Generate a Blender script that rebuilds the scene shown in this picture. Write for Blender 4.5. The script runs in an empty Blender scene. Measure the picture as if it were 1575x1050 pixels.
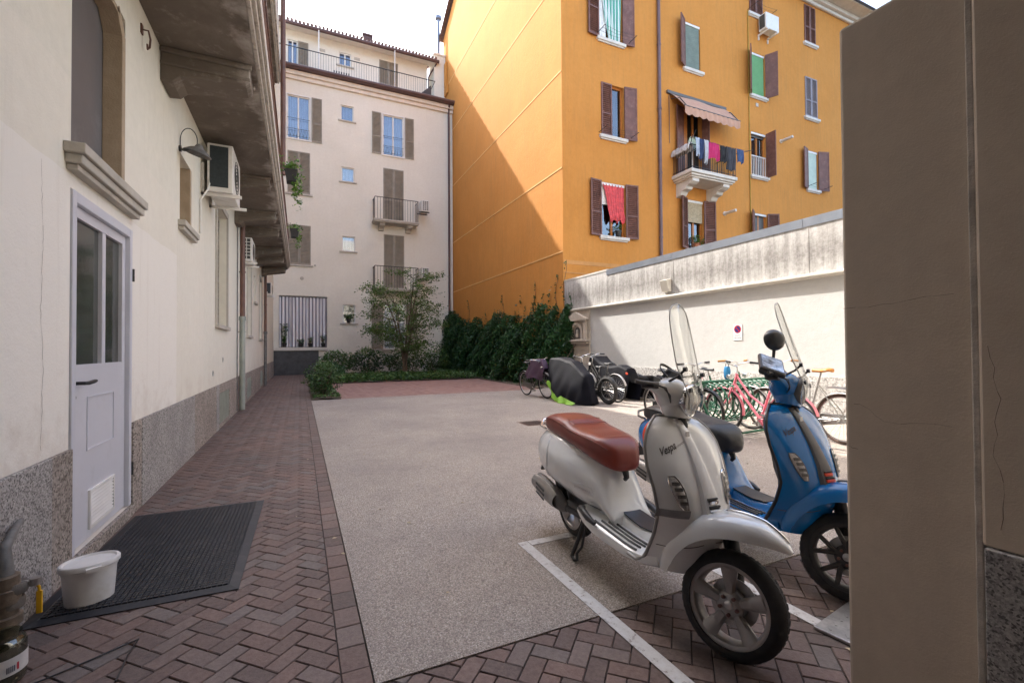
import bpy, bmesh, math, random
from math import sin, cos, pi, radians as R, sqrt, atan2
import numpy as np
from mathutils import Vector, Matrix
random.seed(7); rng = np.random.default_rng(11)
scene = bpy.context.scene
COL = scene.collection
# ---------------------------------------------------------------- camera, sky, sun, exposure
cam_d = bpy.data.cameras.new("camera"); cam = bpy.data.objects.new("camera", cam_d); COL.objects.link(cam)
cam_d.sensor_width = 36.0; cam_d.lens = 16.0; cam_d.clip_start = 0.02; cam_d.clip_end = 2000
yaw, pitch, roll = R(25), R(.85), R(.37)
f_ = Vector((sin(yaw)*cos(pitch), cos(yaw)*cos(pitch), sin(pitch)))
r0 = Vector((cos(yaw), -sin(yaw), 0)); u0 = r0.cross(f_)
r_ = r0*cos(roll) - u0*sin(roll); u_ = u0*cos(roll) + r0*sin(roll)
M = Matrix((r_, u_, -f_)).transposed().to_4x4(); M.translation = (0, 0, 1.3)
cam.matrix_world = M
scene.camera = cam
SUN = Vector((-.41, 1, 1.08)).normalized()            # towards the sun
sun_d = bpy.data.lights.new("sun", 'SUN'); sun_d.energy = 2.0; sun_d.angle = R(.5); sun_d.color = (1, .95, .87)
sun = bpy.data.objects.new("sun", sun_d); COL.objects.link(sun)
sun.rotation_euler = SUN.to_track_quat('Z', 'Y').to_euler(); sun.location = (0, 0, 40)
world = bpy.data.worlds.new("World"); scene.world = world; world.use_nodes = True
wn = world.node_tree; bg = wn.nodes['Background']
sky = wn.nodes.new('ShaderNodeTexSky'); sky.sky_type = 'NISHITA'; sky.sun_disc = False
sky.sun_elevation = math.asin(SUN.z); sky.sun_rotation = atan2(SUN.x, SUN.y)
sky.air_density = 1.0; sky.dust_density = 3.0; sky.ozone_density = 1.2
hs = wn.nodes.new('ShaderNodeHueSaturation'); hs.inputs['Saturation'].default_value = .9   # thin summer haze whitens the sky
wn.links.new(sky.outputs[0], hs.inputs['Color']); wn.links.new(hs.outputs[0], bg.inputs[0]); bg.inputs[1].default_value = .15
vs = scene.view_settings
vs.view_transform = 'Standard'; vs.look = 'None'; vs.gamma = 1; vs.use_curve_mapping = False
vs.exposure = 2.42
scene.cycles.max_bounces = 10; scene.cycles.diffuse_bounces = 6; scene.cycles.transparent_max_bounces = 24
scene.cycles.use_denoising = True
# ---------------------------------------------------------------- materials
def NT(name):
    m = bpy.data.materials.new(name); m.use_nodes = True
    nt = m.node_tree; b = nt.nodes['Principled BSDF']
    return m, nt, b
def nd(nt, t, **k):
    n = nt.nodes.new(t)
    for a, v in k.items():
        if a in n.inputs: n.inputs[a].default_value = v
        else: setattr(n, a, v)
    return n
def ramp(nt, fac, stops):
    r = nt.nodes.new('ShaderNodeValToRGB'); el = r.color_ramp.elements
    while len(el) < len(stops): el.new(.5)
    for e, (p, c) in zip(el, stops):
        e.position = p; e.color = (*c, 1) if len(c) == 3 else c
    nt.links.new(fac, r.inputs[0]); return r.outputs[0]
def mixc(nt, fac, a, b, mode='MIX'):
    n = nt.nodes.new('ShaderNodeMix'); n.data_type = 'RGBA'; n.blend_type = mode
    for s, v in ((0, fac), (6, a), (7, b)):
        if isinstance(v, (int, float)): n.inputs[s].default_value = v
        elif isinstance(v, tuple): n.inputs[s].default_value = (*v, 1) if len(v) == 3 else v
        else: nt.links.new(v, n.inputs[s])
    return n.outputs[2]
def mth(nt, op, a, b=0.0, c=0.0):
    n = nt.nodes.new('ShaderNodeMath'); n.operation = op
    for i, v in enumerate((a, b, c)):
        if isinstance(v, (int, float)): n.inputs[i].default_value = v
        else: nt.links.new(v, n.inputs[i])
    return n.outputs[0]
def coord(nt, kind='Object', scale=(1, 1, 1)):
    tc = nt.nodes.new('ShaderNodeTexCoord'); mp = nt.nodes.new('ShaderNodeMapping')
    mp.inputs['Scale'].default_value = scale
    nt.links.new(tc.outputs[kind], mp.inputs[0]); return mp.outputs[0]
def noise(nt, vec, scale, detail=4, rough=.55, dist=0):
    n = nt.nodes.new('ShaderNodeTexNoise'); n.inputs['Scale'].default_value = scale
    n.inputs['Detail'].default_value = detail; n.inputs['Roughness'].default_value = rough; n.inputs['Distortion'].default_value = dist
    nt.links.new(vec, n.inputs['Vector']); return n.outputs['Fac']
def bump(nt, b, h, dist=.01, strength=.5, prev=None):
    n = nt.nodes.new('ShaderNodeBump'); n.inputs['Distance'].default_value = dist; n.inputs['Strength'].default_value = strength
    nt.links.new(h, n.inputs['Height'])
    if prev: nt.links.new(prev, n.inputs['Normal'])
    nt.links.new(n.outputs[0], b.inputs['Normal']); return n.outputs[0]
def sc(c, k): return tuple(min(1, x*k) for x in c)
def mat(name, c, rough=.6, var=.15, vs_=2.5, bs=60, bd=.0, metal=0., coat=0., spec=.5, dirt=None, ds=6):
    m, nt, b = NT(name); v = coord(nt)
    n1 = noise(nt, v, vs_, 6, .6)
    col = ramp(nt, n1, [(.3, sc(c, 1-var)), (.7, sc(c, 1+var))])
    if dirt:
        n2 = noise(nt, v, ds, 8, .7)
        col = mixc(nt, ramp(nt, n2, [(.52, (0, 0, 0)), (.72, (1, 1, 1))]), col, dirt)
    nt.links.new(col, b.inputs['Base Color'])
    b.inputs['Roughness'].default_value = rough; b.inputs['Metallic'].default_value = metal
    b.inputs['Coat Weight'].default_value = coat; b.inputs['Coat Roughness'].default_value = .06
    b.inputs['Specular IOR Level'].default_value = spec
    if bd: bump(nt, b, noise(nt, v, bs, 5, .65), bd, .6)
    return m
def stucco(name, c, c2, grain=70, bd=.004, streak=0., streakc=(.2, .19, .17), speck=0, big=.55):
    m, nt, b = NT(name); v = coord(nt)
    big1 = noise(nt, v, big, 7, .62, .3)
    col = ramp(nt, big1, [(.32, c2), (.66, c)])
    fine = noise(nt, v, 9, 6, .7)
    col = mixc(nt, .28, col, ramp(nt, fine, [(.35, sc(c2, .93)), (.65, sc(c, 1.06))]))
    if streak:
        vv = coord(nt, 'Object', (5, 5, .35))
        s = noise(nt, vv, 1.6, 7, .68)
        s2 = noise(nt, v, .8, 4, .6)
        k = mth(nt, 'MULTIPLY', ramp(nt, s, [(.45, (0, 0, 0)), (.75, (1, 1, 1))]), ramp(nt, s2, [(.35, (.15, .15, .15)), (.7, (1, 1, 1))]))
        col = mixc(nt, mth(nt, 'MULTIPLY', k, streak), col, streakc)
    nt.links.new(col, b.inputs['Base Color']); b.inputs['Roughness'].default_value = .9; b.inputs['Specular IOR Level'].default_value = .2
    g = noise(nt, v, grain, 4, .7); g2 = noise(nt, v, 6, 4, .6)
    h = mth(nt, 'ADD', g, mth(nt, 'MULTIPLY', g2, 2.2))
    bump(nt, b, h, bd, .7)
    return m, nt, b, col, v
def granite(name, base, dark, scale=70):
    m, nt, b = NT(name); v = coord(nt)
    vo = nt.nodes.new('ShaderNodeTexVoronoi'); vo.inputs['Scale'].default_value = scale; nt.links.new(v, vo.inputs['Vector'])
    bw = nt.nodes.new('ShaderNodeRGBToBW'); nt.links.new(vo.outputs['Color'], bw.inputs[0])
    c1 = ramp(nt, bw.outputs[0], [(.18, dark), (.34, sc(base, .75)), (.6, base), (.85, sc(base, 1.3))])
    n2 = noise(nt, v, scale*.35, 6, .75)
    c2 = mixc(nt, ramp(nt, n2, [(.55, (0, 0, 0)), (.68, (1, 1, 1))]), c1, sc(dark, 1.2))
    n3 = noise(nt, v, 1.6, 5, .6)
    c3 = mixc(nt, mth(nt, 'MULTIPLY', ramp(nt, n3, [(.4, (0, 0, 0)), (.75, (1, 1, 1))]), .45), c2, sc(dark, 1.4))
    nt.links.new(c3, b.inputs['Base Color']); b.inputs['Roughness'].default_value = .82
    bump(nt, b, mth(nt, 'ADD', n2, bw.outputs[0]), .004, .5)
    return m
M_ = {}
M_['yellow'], nt, b, c, v = stucco('yellow stucco', (.60, .265, .066), (.535, .225, .05), 60, .005, .6, (.34, .175, .06))
M_['rearwall'], *_ = stucco('pale pink stucco', (.77, .735, .655), (.70, .66, .575), 60, .002, .14, (.5, .42, .36))
M_['pier'], *_ = stucco('dim beige plaster', (.66, .57, .46), (.56, .475, .38), 140, .0012, .5, (.36, .295, .235))
M_['passage'], *_ = stucco('old passage plaster', (.16, .135, .11), (.13, .105, .085), 60, .004)  # kept dark so the unseen passage bounces little light
M_['white'], *_ = stucco('white limewash', (.58, .575, .56), (.53, .525, .51), 50, .004, .08, (.6, .58, .55))
M_['ledge'], *_ = stucco('ledge concrete', (.66, .63, .57), (.5, .47, .41), 40, .004, .3, (.3, .27, .22))
M_['niche'], *_ = stucco('old niche plaster', (.56, .50, .43), (.42, .36, .30), 40, .006, .5, (.2, .17, .14), big=2.5)
M_['stone'], *_ = stucco('sill stone', (.55, .51, .45), (.42, .385, .33), 60, .003, .3, (.2, .18, .16), big=1.5)
M_['jamb'], *_ = stucco('ochre jamb stone', (.46, .37, .27), (.36, .28, .19), 90, .006, big=3)
M_['whitestone'], *_ = stucco('pale sill stone', (.70, .66, .61), (.58, .54, .49), 60, .003, .3, (.3, .27, .24), big=2)
# parapet concrete with dark vertical runs from its coping
m, nt, b = NT('weathered parapet'); M_['parapet'] = m; v = coord(nt)
vv = coord(nt, 'Object', (6, 6, .5)); s = noise(nt, vv, 1.3, 8, .72)
sep = nt.nodes.new('ShaderNodeSeparateXYZ'); nt.links.new(v, sep.inputs[0])
low = mth(nt, 'ABSOLUTE', mth(nt, 'SUBTRACT', sep.outputs[2], 2.98)); low = mth(nt, 'MULTIPLY', low, .55)
k = mth(nt, 'ADD', mth(nt, 'SUBTRACT', s, .18), mth(nt, 'SUBTRACT', .2, low))
col = ramp(nt, k, [(.20, (.56, .545, .53)), (.34, (.40, .385, .37)), (.48, (.24, .225, .21)), (.64, (.11, .10, .095))])
col = mixc(nt, .3, col, ramp(nt, noise(nt, v, 14, 6, .75), [(.35, (.22, .205, .19)), (.6, (.66, .64, .62))]))
nt.links.new(col, b.inputs['Base Color']); b.inputs['Roughness'].default_value = .9
bump(nt, b, noise(nt, v, 30, 6, .7), .008, .6)
# left wall: cream stucco with an old repaint up to door-head height
m, nt, b, col, v = stucco('cream stucco', (.785, .75, .655), (.715, .68, .585), 75, .003, .08, (.45, .4, .33)); M_['cream'] = m
sep = nt.nodes.new('ShaderNodeSeparateXYZ'); nt.links.new(v, sep.inputs[0])
wob = mth(nt, 'MULTIPLY', noise(nt, v, 3, 3), .05)
mk = mth(nt, 'MULTIPLY', mth(nt, 'LESS_THAN', mth(nt, 'ADD', sep.outputs[2], wob), 2.36), mth(nt, 'LESS_THAN', sep.outputs[1], 6.05))
mk2 = mth(nt, 'MULTIPLY', mth(nt, 'LESS_THAN', sep.outputs[2], 2.9), mth(nt, 'LESS_THAN', sep.outputs[1], 7.6))
colx = mixc(nt, mth(nt, 'MULTIPLY', mk2, .25), col, (.82, .755, .665))
colx = mixc(nt, mth(nt, 'MULTIPLY', mk, .75), colx, (.83, .79, .73))
spl = mth(nt, 'SUBTRACT', noise(nt, v, 4.5, 8, .72), mth(nt, 'MULTIPLY', mth(nt, 'SUBTRACT', sep.outputs[2], .73), .42))
colx = mixc(nt, mth(nt, 'MULTIPLY', ramp(nt, spl, [(.40, (0, 0, 0)), (.62, (1, 1, 1))]), .42), colx, (.56, .48, .40))
run = noise(nt, coord(nt, 'Object', (7, 7, .4)), 1.5, 8, .7)
colx = mixc(nt, mth(nt, 'MULTIPLY', ramp(nt, run, [(.56, (0, 0, 0)), (.78, (1, 1, 1))]), .30), colx, (.55, .48, .41))
nt.links.new(colx, b.inputs['Base Color'])
M_['granite'] = granite('speckled plinth granite', (.40, .375, .355), (.10, .092, .085), 125)
M_['granite_brown'] = granite('brownish plinth granite', (.37, .32, .28), (.10, .08, .065), 85)
M_['granite_dark'] = granite('dark passage granite', (.40, .385, .37), (.10, .097, .095), 190)
M_['roughcast'] = granite('roughcast plinth', (.52, .50, .48), (.2, .19, .18), 40)
# washed gravel asphalt
m, nt, b = NT('washed gravel paving'); M_['gravel'] = m; v = coord(nt)
vo = nt.nodes.new('ShaderNodeTexVoronoi'); vo.inputs['Scale'].default_value = 150; nt.links.new(v, vo.inputs['Vector'])
bw = nt.nodes.new('ShaderNodeRGBToBW'); nt.links.new(vo.outputs['Color'], bw.inputs[0])
c1 = ramp(nt, bw.outputs[0], [(.15, (.24, .205, .175)), (.45, (.40, .345, .295)), (.7, (.49, .425, .365)), (.9, (.62, .565, .50))])
dk = ramp(nt, vo.outputs['Distance'], [(.35, (1, 1, 1)), (.8, (.6, .56, .53))])
c1 = mixc(nt, .7, c1, dk, 'MULTIPLY')
n3 = noise(nt, v, .55, 6, .62, .4)
c1 = mixc(nt, mth(nt, 'MULTIPLY', ramp(nt, n3, [(.4, (0, 0, 0)), (.7, (1, 1, 1))]), .62), c1, (.215, .18, .165))
n4 = noise(nt, v, 3.5, 7, .7)
c1 = mixc(nt, mth(nt, 'MULTIPLY', ramp(nt, n4, [(.5, (0, 0, 0)), (.75, (1, 1, 1))]), .35), c1, (.18, .15, .135))
nt.links.new(c1, b.inputs['Base Color']); b.inputs['Roughness'].default_value = .75
bump(nt, b, mth(nt, 'MULTIPLY', vo.outputs['Distance'], -1), .006, .8)
# bricks (per-brick tone from a colour attribute)
def brickmat(name, cols, grey):
    m, nt, b = NT(name); v = coord(nt)
    at = nt.nodes.new('ShaderNodeAttribute'); at.attribute_name = 'tone'
    c = ramp(nt, at.outputs['Fac'], cols)
    n = noise(nt, v, 45, 6, .7); n2 = noise(nt, v, 1.1, 5, .6)
    c = mixc(nt, .3, c, ramp(nt, n, [(.3, (.04, .032, .03)), (.65, (.30, .24, .205))]))
    c = mixc(nt, mth(nt, 'MULTIPLY', ramp(nt, n2, [(.42, (0, 0, 0)), (.66, (1, 1, 1))]), .5), c, grey)
    nt.links.new(c, b.inputs['Base Color']); b.inputs['Roughness'].default_value = .72
    bump(nt, b, noise(nt, v, 70, 5, .75), .004, .7)
    return m
M_['brick'] = brickmat('red paving brick', [(0, (.075, .048, .042)), (.35, (.125, .070, .056)), (.6, (.175, .098, .077)), (.8, (.165, .120, .104)), (1, (.115, .104, .10))], (.095, .076, .069))
M_['brick2'] = brickmat('rosy paving brick', [(0, (.27, .13, .105)), (.5, (.33, .165, .135)), (1, (.39, .225, .19))], (.31, .19, .16))
M_['mortar'] = mat('joint sand', (.045, .038, .034), .95, .3, 8, 90, .004)
M_['soil'] = mat('bed soil', (.10, .075, .05), .95, .4, 4, 40, .02)
# worn line paint lets the ground show through
m, nt, b = NT('worn line paint'); M_['paint'] = m; v = coord(nt)
n = noise(nt, v, 26, 8, .75)
nt.links.new(ramp(nt, n, [(.40, (.62, .61, .60)), (.56, (.56, .54, .52)), (.64, (.22, .18, .165))]), b.inputs['Base Color']); b.inputs['Roughness'].default_value = .7
bump(nt, b, n, .002, .5)
# soffit concrete with pale efflorescence
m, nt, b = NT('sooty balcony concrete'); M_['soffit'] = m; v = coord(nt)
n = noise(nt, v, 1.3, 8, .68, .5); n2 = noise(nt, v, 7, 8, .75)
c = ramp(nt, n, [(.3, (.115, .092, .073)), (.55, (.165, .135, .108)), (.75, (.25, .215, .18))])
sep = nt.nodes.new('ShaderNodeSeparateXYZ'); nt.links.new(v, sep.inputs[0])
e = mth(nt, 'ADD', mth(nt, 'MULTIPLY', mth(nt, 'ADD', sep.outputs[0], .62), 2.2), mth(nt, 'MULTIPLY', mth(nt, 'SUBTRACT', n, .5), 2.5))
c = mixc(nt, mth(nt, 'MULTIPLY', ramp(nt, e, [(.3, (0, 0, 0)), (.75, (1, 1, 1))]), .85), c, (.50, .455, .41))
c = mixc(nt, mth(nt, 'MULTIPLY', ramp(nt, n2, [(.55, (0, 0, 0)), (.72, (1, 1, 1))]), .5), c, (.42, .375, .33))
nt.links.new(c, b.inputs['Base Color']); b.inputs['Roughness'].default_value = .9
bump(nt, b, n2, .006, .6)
M_['soffit_trim'] = mat('weathered balcony moulding', (.56, .51, .45), .85, .3, 6, 60, .004, dirt=(.16, .13, .105))
def glassmat(name, tint=(1, 1, 1), refl=.09, rough=.02):
    m = bpy.data.materials.new(name); m.use_nodes = True; nt = m.node_tree
    for n in list(nt.nodes): nt.nodes.remove(n)
    o = nt.nodes.new('ShaderNodeOutputMaterial'); t = nt.nodes.new('ShaderNodeBsdfTransparent'); g = nt.nodes.new('ShaderNodeBsdfGlossy')
    t.inputs[0].default_value = (*tint, 1); g.inputs['Roughness'].default_value = rough
    lw = nt.nodes.new('ShaderNodeLayerWeight'); lw.inputs[0].default_value = .5
    mx = nt.nodes.new('ShaderNodeMixShader')
    f = mth(nt, 'ADD', mth(nt, 'MULTIPLY', mth(nt, 'POWER', lw.outputs['Facing'], 4.0), .45), refl)
    nt.links.new(f, mx.inputs[0]); nt.links.new(t.outputs[0], mx.inputs[1]); nt.links.new(g.outputs[0], mx.inputs[2])
    nt.links.new(mx.outputs[0], o.inputs[0]); return m
M_['glass'] = glassmat('window glass', (.75, .8, .85), .14)
M_['doorglass'] = mat('obscured door glass', (.055, .062, .055), .07, .5, 2.2, 9, .0008, spec=1.0)
M_['screen'] = glassmat('clear acrylic', (.90, .905, .90), .06, .05)
M_['smoke'] = glassmat('clear lamp plastic', (.8, .8, .8), .2, .02)
M_['jar'] = glassmat('jar glass', (.75, .78, .72), .12, .02)
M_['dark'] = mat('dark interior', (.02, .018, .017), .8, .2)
M_['curtain'] = mat('net curtain', (.30, .32, .45), .9, .15, 8)
M_['curtain_w'] = mat('white curtain', (.75, .75, .73), .9, .12, 8)
M_['orange_wood'] = mat('varnished window wood', (.42, .15, .03), .4, .2, 9)
M_['orange_curtain'] = mat('orange curtain', (.6, .16, .03), .8, .2, 9)
M_['greenblind'] = mat('green roller blind', (.16, .38, .17), .7, .1, 3)
M_['paleblind'] = mat('pale green blind', (.5, .6, .52), .7, .1, 3)
M_['straw'] = mat('straw blind', (.42, .34, .22), .8, .25, 14)
M_['greyblind'] = mat('dark green grey blind', (.17, .21, .17), .6, .15, 5)
M_['brownshut'] = mat('brown shutter paint', (.155, .064, .045), .55, .25, 3, 40, .002, dirt=(.22, .11, .085))
M_['greyshut'] = mat('taupe shutter paint', (.30, .265, .215), .55, .15, 3, 40, .002)
M_['blueshut'] = mat('slate shutter paint', (.25, .22, .24), .55, .15, 3)
M_['whiteframe'] = mat('white window frame', (.74, .72, .69), .5, .1)
M_['door'] = mat('pale blue grey door paint', (.62, .62, .67), .34, .05, 2, 60, .0006, dirt=(.54, .54, .57), ds=4)
M_['doorframe'] = mat('door frame paint', (.60, .605, .66), .38, .06)
M_['blackplastic'] = mat('black plastic', (.022, .022, .024), .42, .2, 20)
M_['blackmetal'] = mat('black iron', (.03, .028, .027), .5, .3, 20, 80, .001)
M_['rubber'] = mat('tyre rubber', (.022, .021, .021), .75, .3, 30, 200, .001, dirt=(.05, .045, .04), ds=20)
M_['mat'] = mat('rubber mat', (.016, .017, .022), .6, .3, 6, 60, .001, dirt=(.05, .047, .045), ds=9)
M_['chrome'] = mat('chrome', (.8, .8, .8), .12, .05, metal=1)
M_['steel'] = mat('dull steel', (.48, .47, .46), .38, .15, 12, metal=1)
M_['alloy'] = mat('grey alloy', (.34, .325, .31), .36, .12, 9, metal=.5, dirt=(.3, .27, .25), ds=14)
M_['galv'] = mat('galvanised coping', (.24, .265, .31), .42, .15, 2.5, metal=.6)
M_['white_paint'] = mat('white scooter enamel', (.79, .80, .785), .2, .04, 2, coat=1, dirt=(.70, .69, .67), ds=4)
M_['blue_paint'] = mat('blue scooter enamel', (.003, .155, .45), .22, .05, 2, coat=.5)
M_['redseat'] = mat('oxblood seat leather', (.21, .034, .02), .36, .18, 6, 220, .0012)
M_['blackseat'] = mat('black seat vinyl', (.022, .023, .026), .48, .2, 6, 220, .0012)
M_['lens'] = mat('indicator lens', (.42, .40, .37), .12, .4, 60, coat=1)
M_['red'] = mat('red trim', (.72, .07, .02), .35, .1)
M_['darkgrey'] = mat('dark grey trim', (.10, .095, .09), .5, .1)
M_['tape'] = mat('grey tape', (.25, .245, .25), .45, .12, 20)
M_['screenblue'] = mat('phone map', (.38, .44, .55), .12, .8, 28, spec=.8)
M_['bucket'] = mat('white bucket plastic', (.72, .70, .68), .38, .08, 6, dirt=(.6, .56, .5), ds=7)
M_['ac'] = mat('white appliance casing', (.72, .70, .66), .42, .08, 5, dirt=(.55, .51, .45), ds=5)
M_['acdark'] = mat('dark fin grille', (.03, .04, .045), .5, .3, 30)
M_['acfan'] = mat('fan grille', (.055, .055, .05), .5, .3, 30)
M_['rust'] = mat('brown downpipe', (.13, .062, .045), .5, .3, 5, 40, .002)
M_['greenpipe'] = mat('grey green pipe', (.30, .32, .28), .45, .15, 5, 50, .001)
M_['pipegrey'] = mat('grey taped pipe', (.15, .145, .138), .6, .35, 14, 80, .003, dirt=(.12, .10, .085), ds=10)
M_['brass'] = mat('old brown fitting', (.16, .12, .085), .5, .4, 20, 90, .003, metal=.3)
M_['yellowplastic'] = mat('yellow handle', (.75, .42, .01), .4, .1)
M_['greenpaint'] = mat('green rack enamel', (.015, .105, .058), .32, .15, 8)
M_['pink'] = mat('pink bike enamel', (.72, .18, .24), .3, .08, 5, coat=.5)
M_['silver'] = mat('silver bike paint', (.40, .40, .385), .35, .12, 10, metal=.5)
M_['bikeblack'] = mat('black bike paint', (.03, .03, .032), .35, .15, 10)
M_['tan'] = mat('tan leather', (.46, .19, .035), .5, .15, 10)
M_['coverblack'] = mat('black nylon cover', (.0055, .0055, .010), .7, .4, 3, 26, .006, spec=.16)
M_['coverpurple'] = mat('purple nylon cover', (.065, .03, .06), .6, .3, 4, 26, .006)
M_['coverlime'] = mat('lime lining', (.20, .42, .03), .55, .15, 5, 26, .004)
M_['tile'] = mat('brown roof tile', (.14, .085, .075), .8, .35, 6)
M_['eave'] = mat('brown eave metal', (.095, .05, .045), .5, .2)
M_['eavecream'] = mat('cream eave soffit', (.70, .62, .53), .8, .1)
M_['gate'] = mat('dark gate panel', (.055, .058, .066), .5, .3, 5)
M_['awning'] = mat('peach awning canvas', (.50, .29, .20), .85, .1, 4)
M_['bark'] = mat('grey brown bark', (.12, .085, .06), .9, .35, 12, 60, .006)
M_['terracotta'] = mat('terracotta pot', (.42, .16, .08), .8, .2)
M_['mirror'] = mat('black mirror shell', (.03, .03, .032), .3, .1)
M_['plate'] = mat('steel plate', (.38, .37, .36), .45, .3, 9, metal=.6, dirt=(.62, .6, .57), ds=6)
def cloth(name, c): return mat(name, c, .85, .15, 7)
def leafmat(name, dark, mid, lite):
    m, nt, b = NT(name)
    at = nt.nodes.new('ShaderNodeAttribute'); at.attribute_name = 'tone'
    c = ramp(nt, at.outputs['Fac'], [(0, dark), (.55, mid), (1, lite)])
    nt.links.new(c, b.inputs['Base Color']); b.inputs['Roughness'].default_value = .42
    b.inputs['Specular IOR Level'].default_value = .45
    tr = nt.nodes.new('ShaderNodeBsdfTranslucent'); nt.links.new(c, tr.inputs[0])
    mx = nt.nodes.new('ShaderNodeMixShader'); mx.inputs[0].default_value = .22
    o = nt.nodes['Material Output']
    nt.links.new(b.outputs[0], mx.inputs[1]); nt.links.new(tr.outputs[0], mx.inputs[2]); nt.links.new(mx.outputs[0], o.inputs[0])
    return m
M_['ivy'] = leafmat('ivy leaf', (.016, .052, .018), (.04, .115, .034), (.11, .22, .055))
M_['shrub'] = leafmat('shrub leaf', (.028, .06, .018), (.065, .135, .036), (.16, .26, .065))
M_['maple'] = leafmat('maple leaf', (.045, .085, .022), (.105, .19, .042), (.22, .31, .075))
M_['cover'] = leafmat('ground cover leaf', (.03, .07, .018), (.075, .16, .04), (.16, .28, .075))
M_['light'] = leafmat('fresh leaf', (.05, .11, .02), (.13, .25, .045), (.28, .42, .09))
# ---------------------------------------------------------------- mesh helpers
class MB:
    def __init__(s, xf=None): s.v = []; s.f = []; s.xf = xf; s.fa = []
    def add(s, vs, fs):
        o = len(s.v)
        s.v += [s.xf(*p) if s.xf else tuple(p) for p in vs]
        s.f += [tuple(i+o for i in q) for q in fs]
    def box(s, x0, x1, y0, y1, z0, z1):
        s.add([(x, y, z) for z in (z0, z1) for y in (y0, y1) for x in (x0, x1)],
              [(0, 2, 3, 1), (4, 5, 7, 6), (0, 1, 5, 4), (2, 6, 7, 3), (0, 4, 6, 2), (1, 3, 7, 5)])
    def obox(s, c, ax, ay, az):
        c, ax, ay, az = map(Vector, (c, ax, ay, az))
        s.add([tuple(c+ax*i+ay*j+az*k) for k in (-1, 1) for j in (-1, 1) for i in (-1, 1)],
              [(0, 2, 3, 1), (4, 5, 7, 6), (0, 1, 5, 4), (2, 6, 7, 3), (0, 4, 6, 2), (1, 3, 7, 5)])
    def loft(s, secs, cap=True, ring=False):
        n = len(secs[0]); vs = [p for q in secs for p in q]; fs = []
        m = len(secs)
        for i in range(m if ring else m-1):
            for j in range(n):
                a, b_ = i*n+j, i*n+(j+1) % n
                c, d = ((i+1) % m)*n+(j+1) % n, ((i+1) % m)*n+j
                fs.append((a, b_, c, d))
        if cap and not ring: fs += [tuple(range(n-1, -1, -1)), tuple((m-1)*n+j for j in range(n))]
        s.add(vs, fs)
    def grid(s, rows):
        n = len(rows[0]); vs = [p for q in rows for p in q]
        s.add(vs, [(i*n+j, i*n+j+1, (i+1)*n+j+1, (i+1)*n+j) for i in range(len(rows)-1) for j in range(n-1)])
    def shell(s, rows, th):
        """closed thin sheet: rows of points, thickened along averaged normals"""
        n = len(rows[0]); m = len(rows)
        P = [[Vector(p) for p in q] for q in rows]; Q = []
        for i in range(m):
            q = []
            for j in range(n):
                du = P[i][min(j+1, n-1)]-P[i][max(j-1, 0)]; dv = P[min(i+1, m-1)][j]-P[max(i-1, 0)][j]
                nn = du.cross(dv)
                q.append(tuple(P[i][j]+(nn.normalized()*th if nn.length > 1e-9 else Vector())))
            Q.append(q)
        o = m*n; idx = lambda i, j, k: k*o+i*n+j
        vs = [tuple(p) for q in P for p in q]+[p for q in Q for p in q]; fs = []
        for i in range(m-1):
            for j in range(n-1):
                fs.append((idx(i, j, 0), idx(i+1, j, 0), idx(i+1, j+1, 0), idx(i, j+1, 0)))
                fs.append((idx(i, j, 1), idx(i, j+1, 1), idx(i+1, j+1, 1), idx(i+1, j, 1)))
        for i in range(m-1):
            for j in (0, n-1): fs.append((idx(i, j, 0), idx(i+1, j, 0), idx(i+1, j, 1), idx(i, j, 1)))
        for j in range(n-1):
            for i in (0, m-1): fs.append((idx(i, j, 0), idx(i, j+1, 0), idx(i, j+1, 1), idx(i, j, 1)))
        s.add(vs, fs)
    def tube(s, pts, r, n=8, closed=False):
        P = [Vector(p) for p in pts]; m = len(P); secs = []
        rr = r if isinstance(r, (list, tuple)) else [r]*m
        up = None
        for i in range(m):
            if closed: t = P[(i+1) % m]-P[i-1]
            else: t = P[min(i+1, m-1)]-P[max(i-1, 0)]
            if t.length < 1e-9: t = Vector((0, 0, 1))
            t.normalize()
            if up is None:
                up = Vector((0, 0, 1)) if abs(t.z) < .9 else Vector((1, 0, 0))
            a = (up-t*up.dot(t))
            if a.length < 1e-6: a = t.orthogonal()
            a.normalize(); b_ = t.cross(a); up = a
            secs.append([tuple(P[i]+(a*cos(2*pi*k/n)+b_*sin(2*pi*k/n))*rr[i]) for k in range(n)])
        s.loft(secs, cap=not closed, ring=closed)
    def cyl(s, p0, p1, r0, r1=None, n=16): s.tube([p0, p1], [r0, r1 if r1 is not None else r0], n)
    def lathe(s, prof, c=(0, 0, 0), axis=(0, 0, 1), n=28, ref=None, cap=True):
        """prof: list of (radius, height along axis)"""
        a = Vector(axis).normalized(); u = Vector(ref) if ref else a.orthogonal(); u.normalize(); w = a.cross(u); c = Vector(c)
        secs = [[tuple(c+a*h+(u*cos(2*pi*k/n)+w*sin(2*pi*k/n))*max(r, 1e-4)) for k in range(n)] for r, h in prof]
        s.loft(secs, cap=cap)
    def sphere(s, c, r, n=14, sx=1, sy=1, sz=1):
        secs = []
        for i in range(1, n):
            t = pi*i/n
            secs.append([(c[0]+sx*r*sin(t)*cos(2*pi*k/(2*n)), c[1]+sy*r*sin(t)*sin(2*pi*k/(2*n)), c[2]-sz*r*cos(t)) for k in range(2*n)])
        s.loft(secs)
    def ribbon(s, pts, hw, n, th=.002):
        pass
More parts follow.
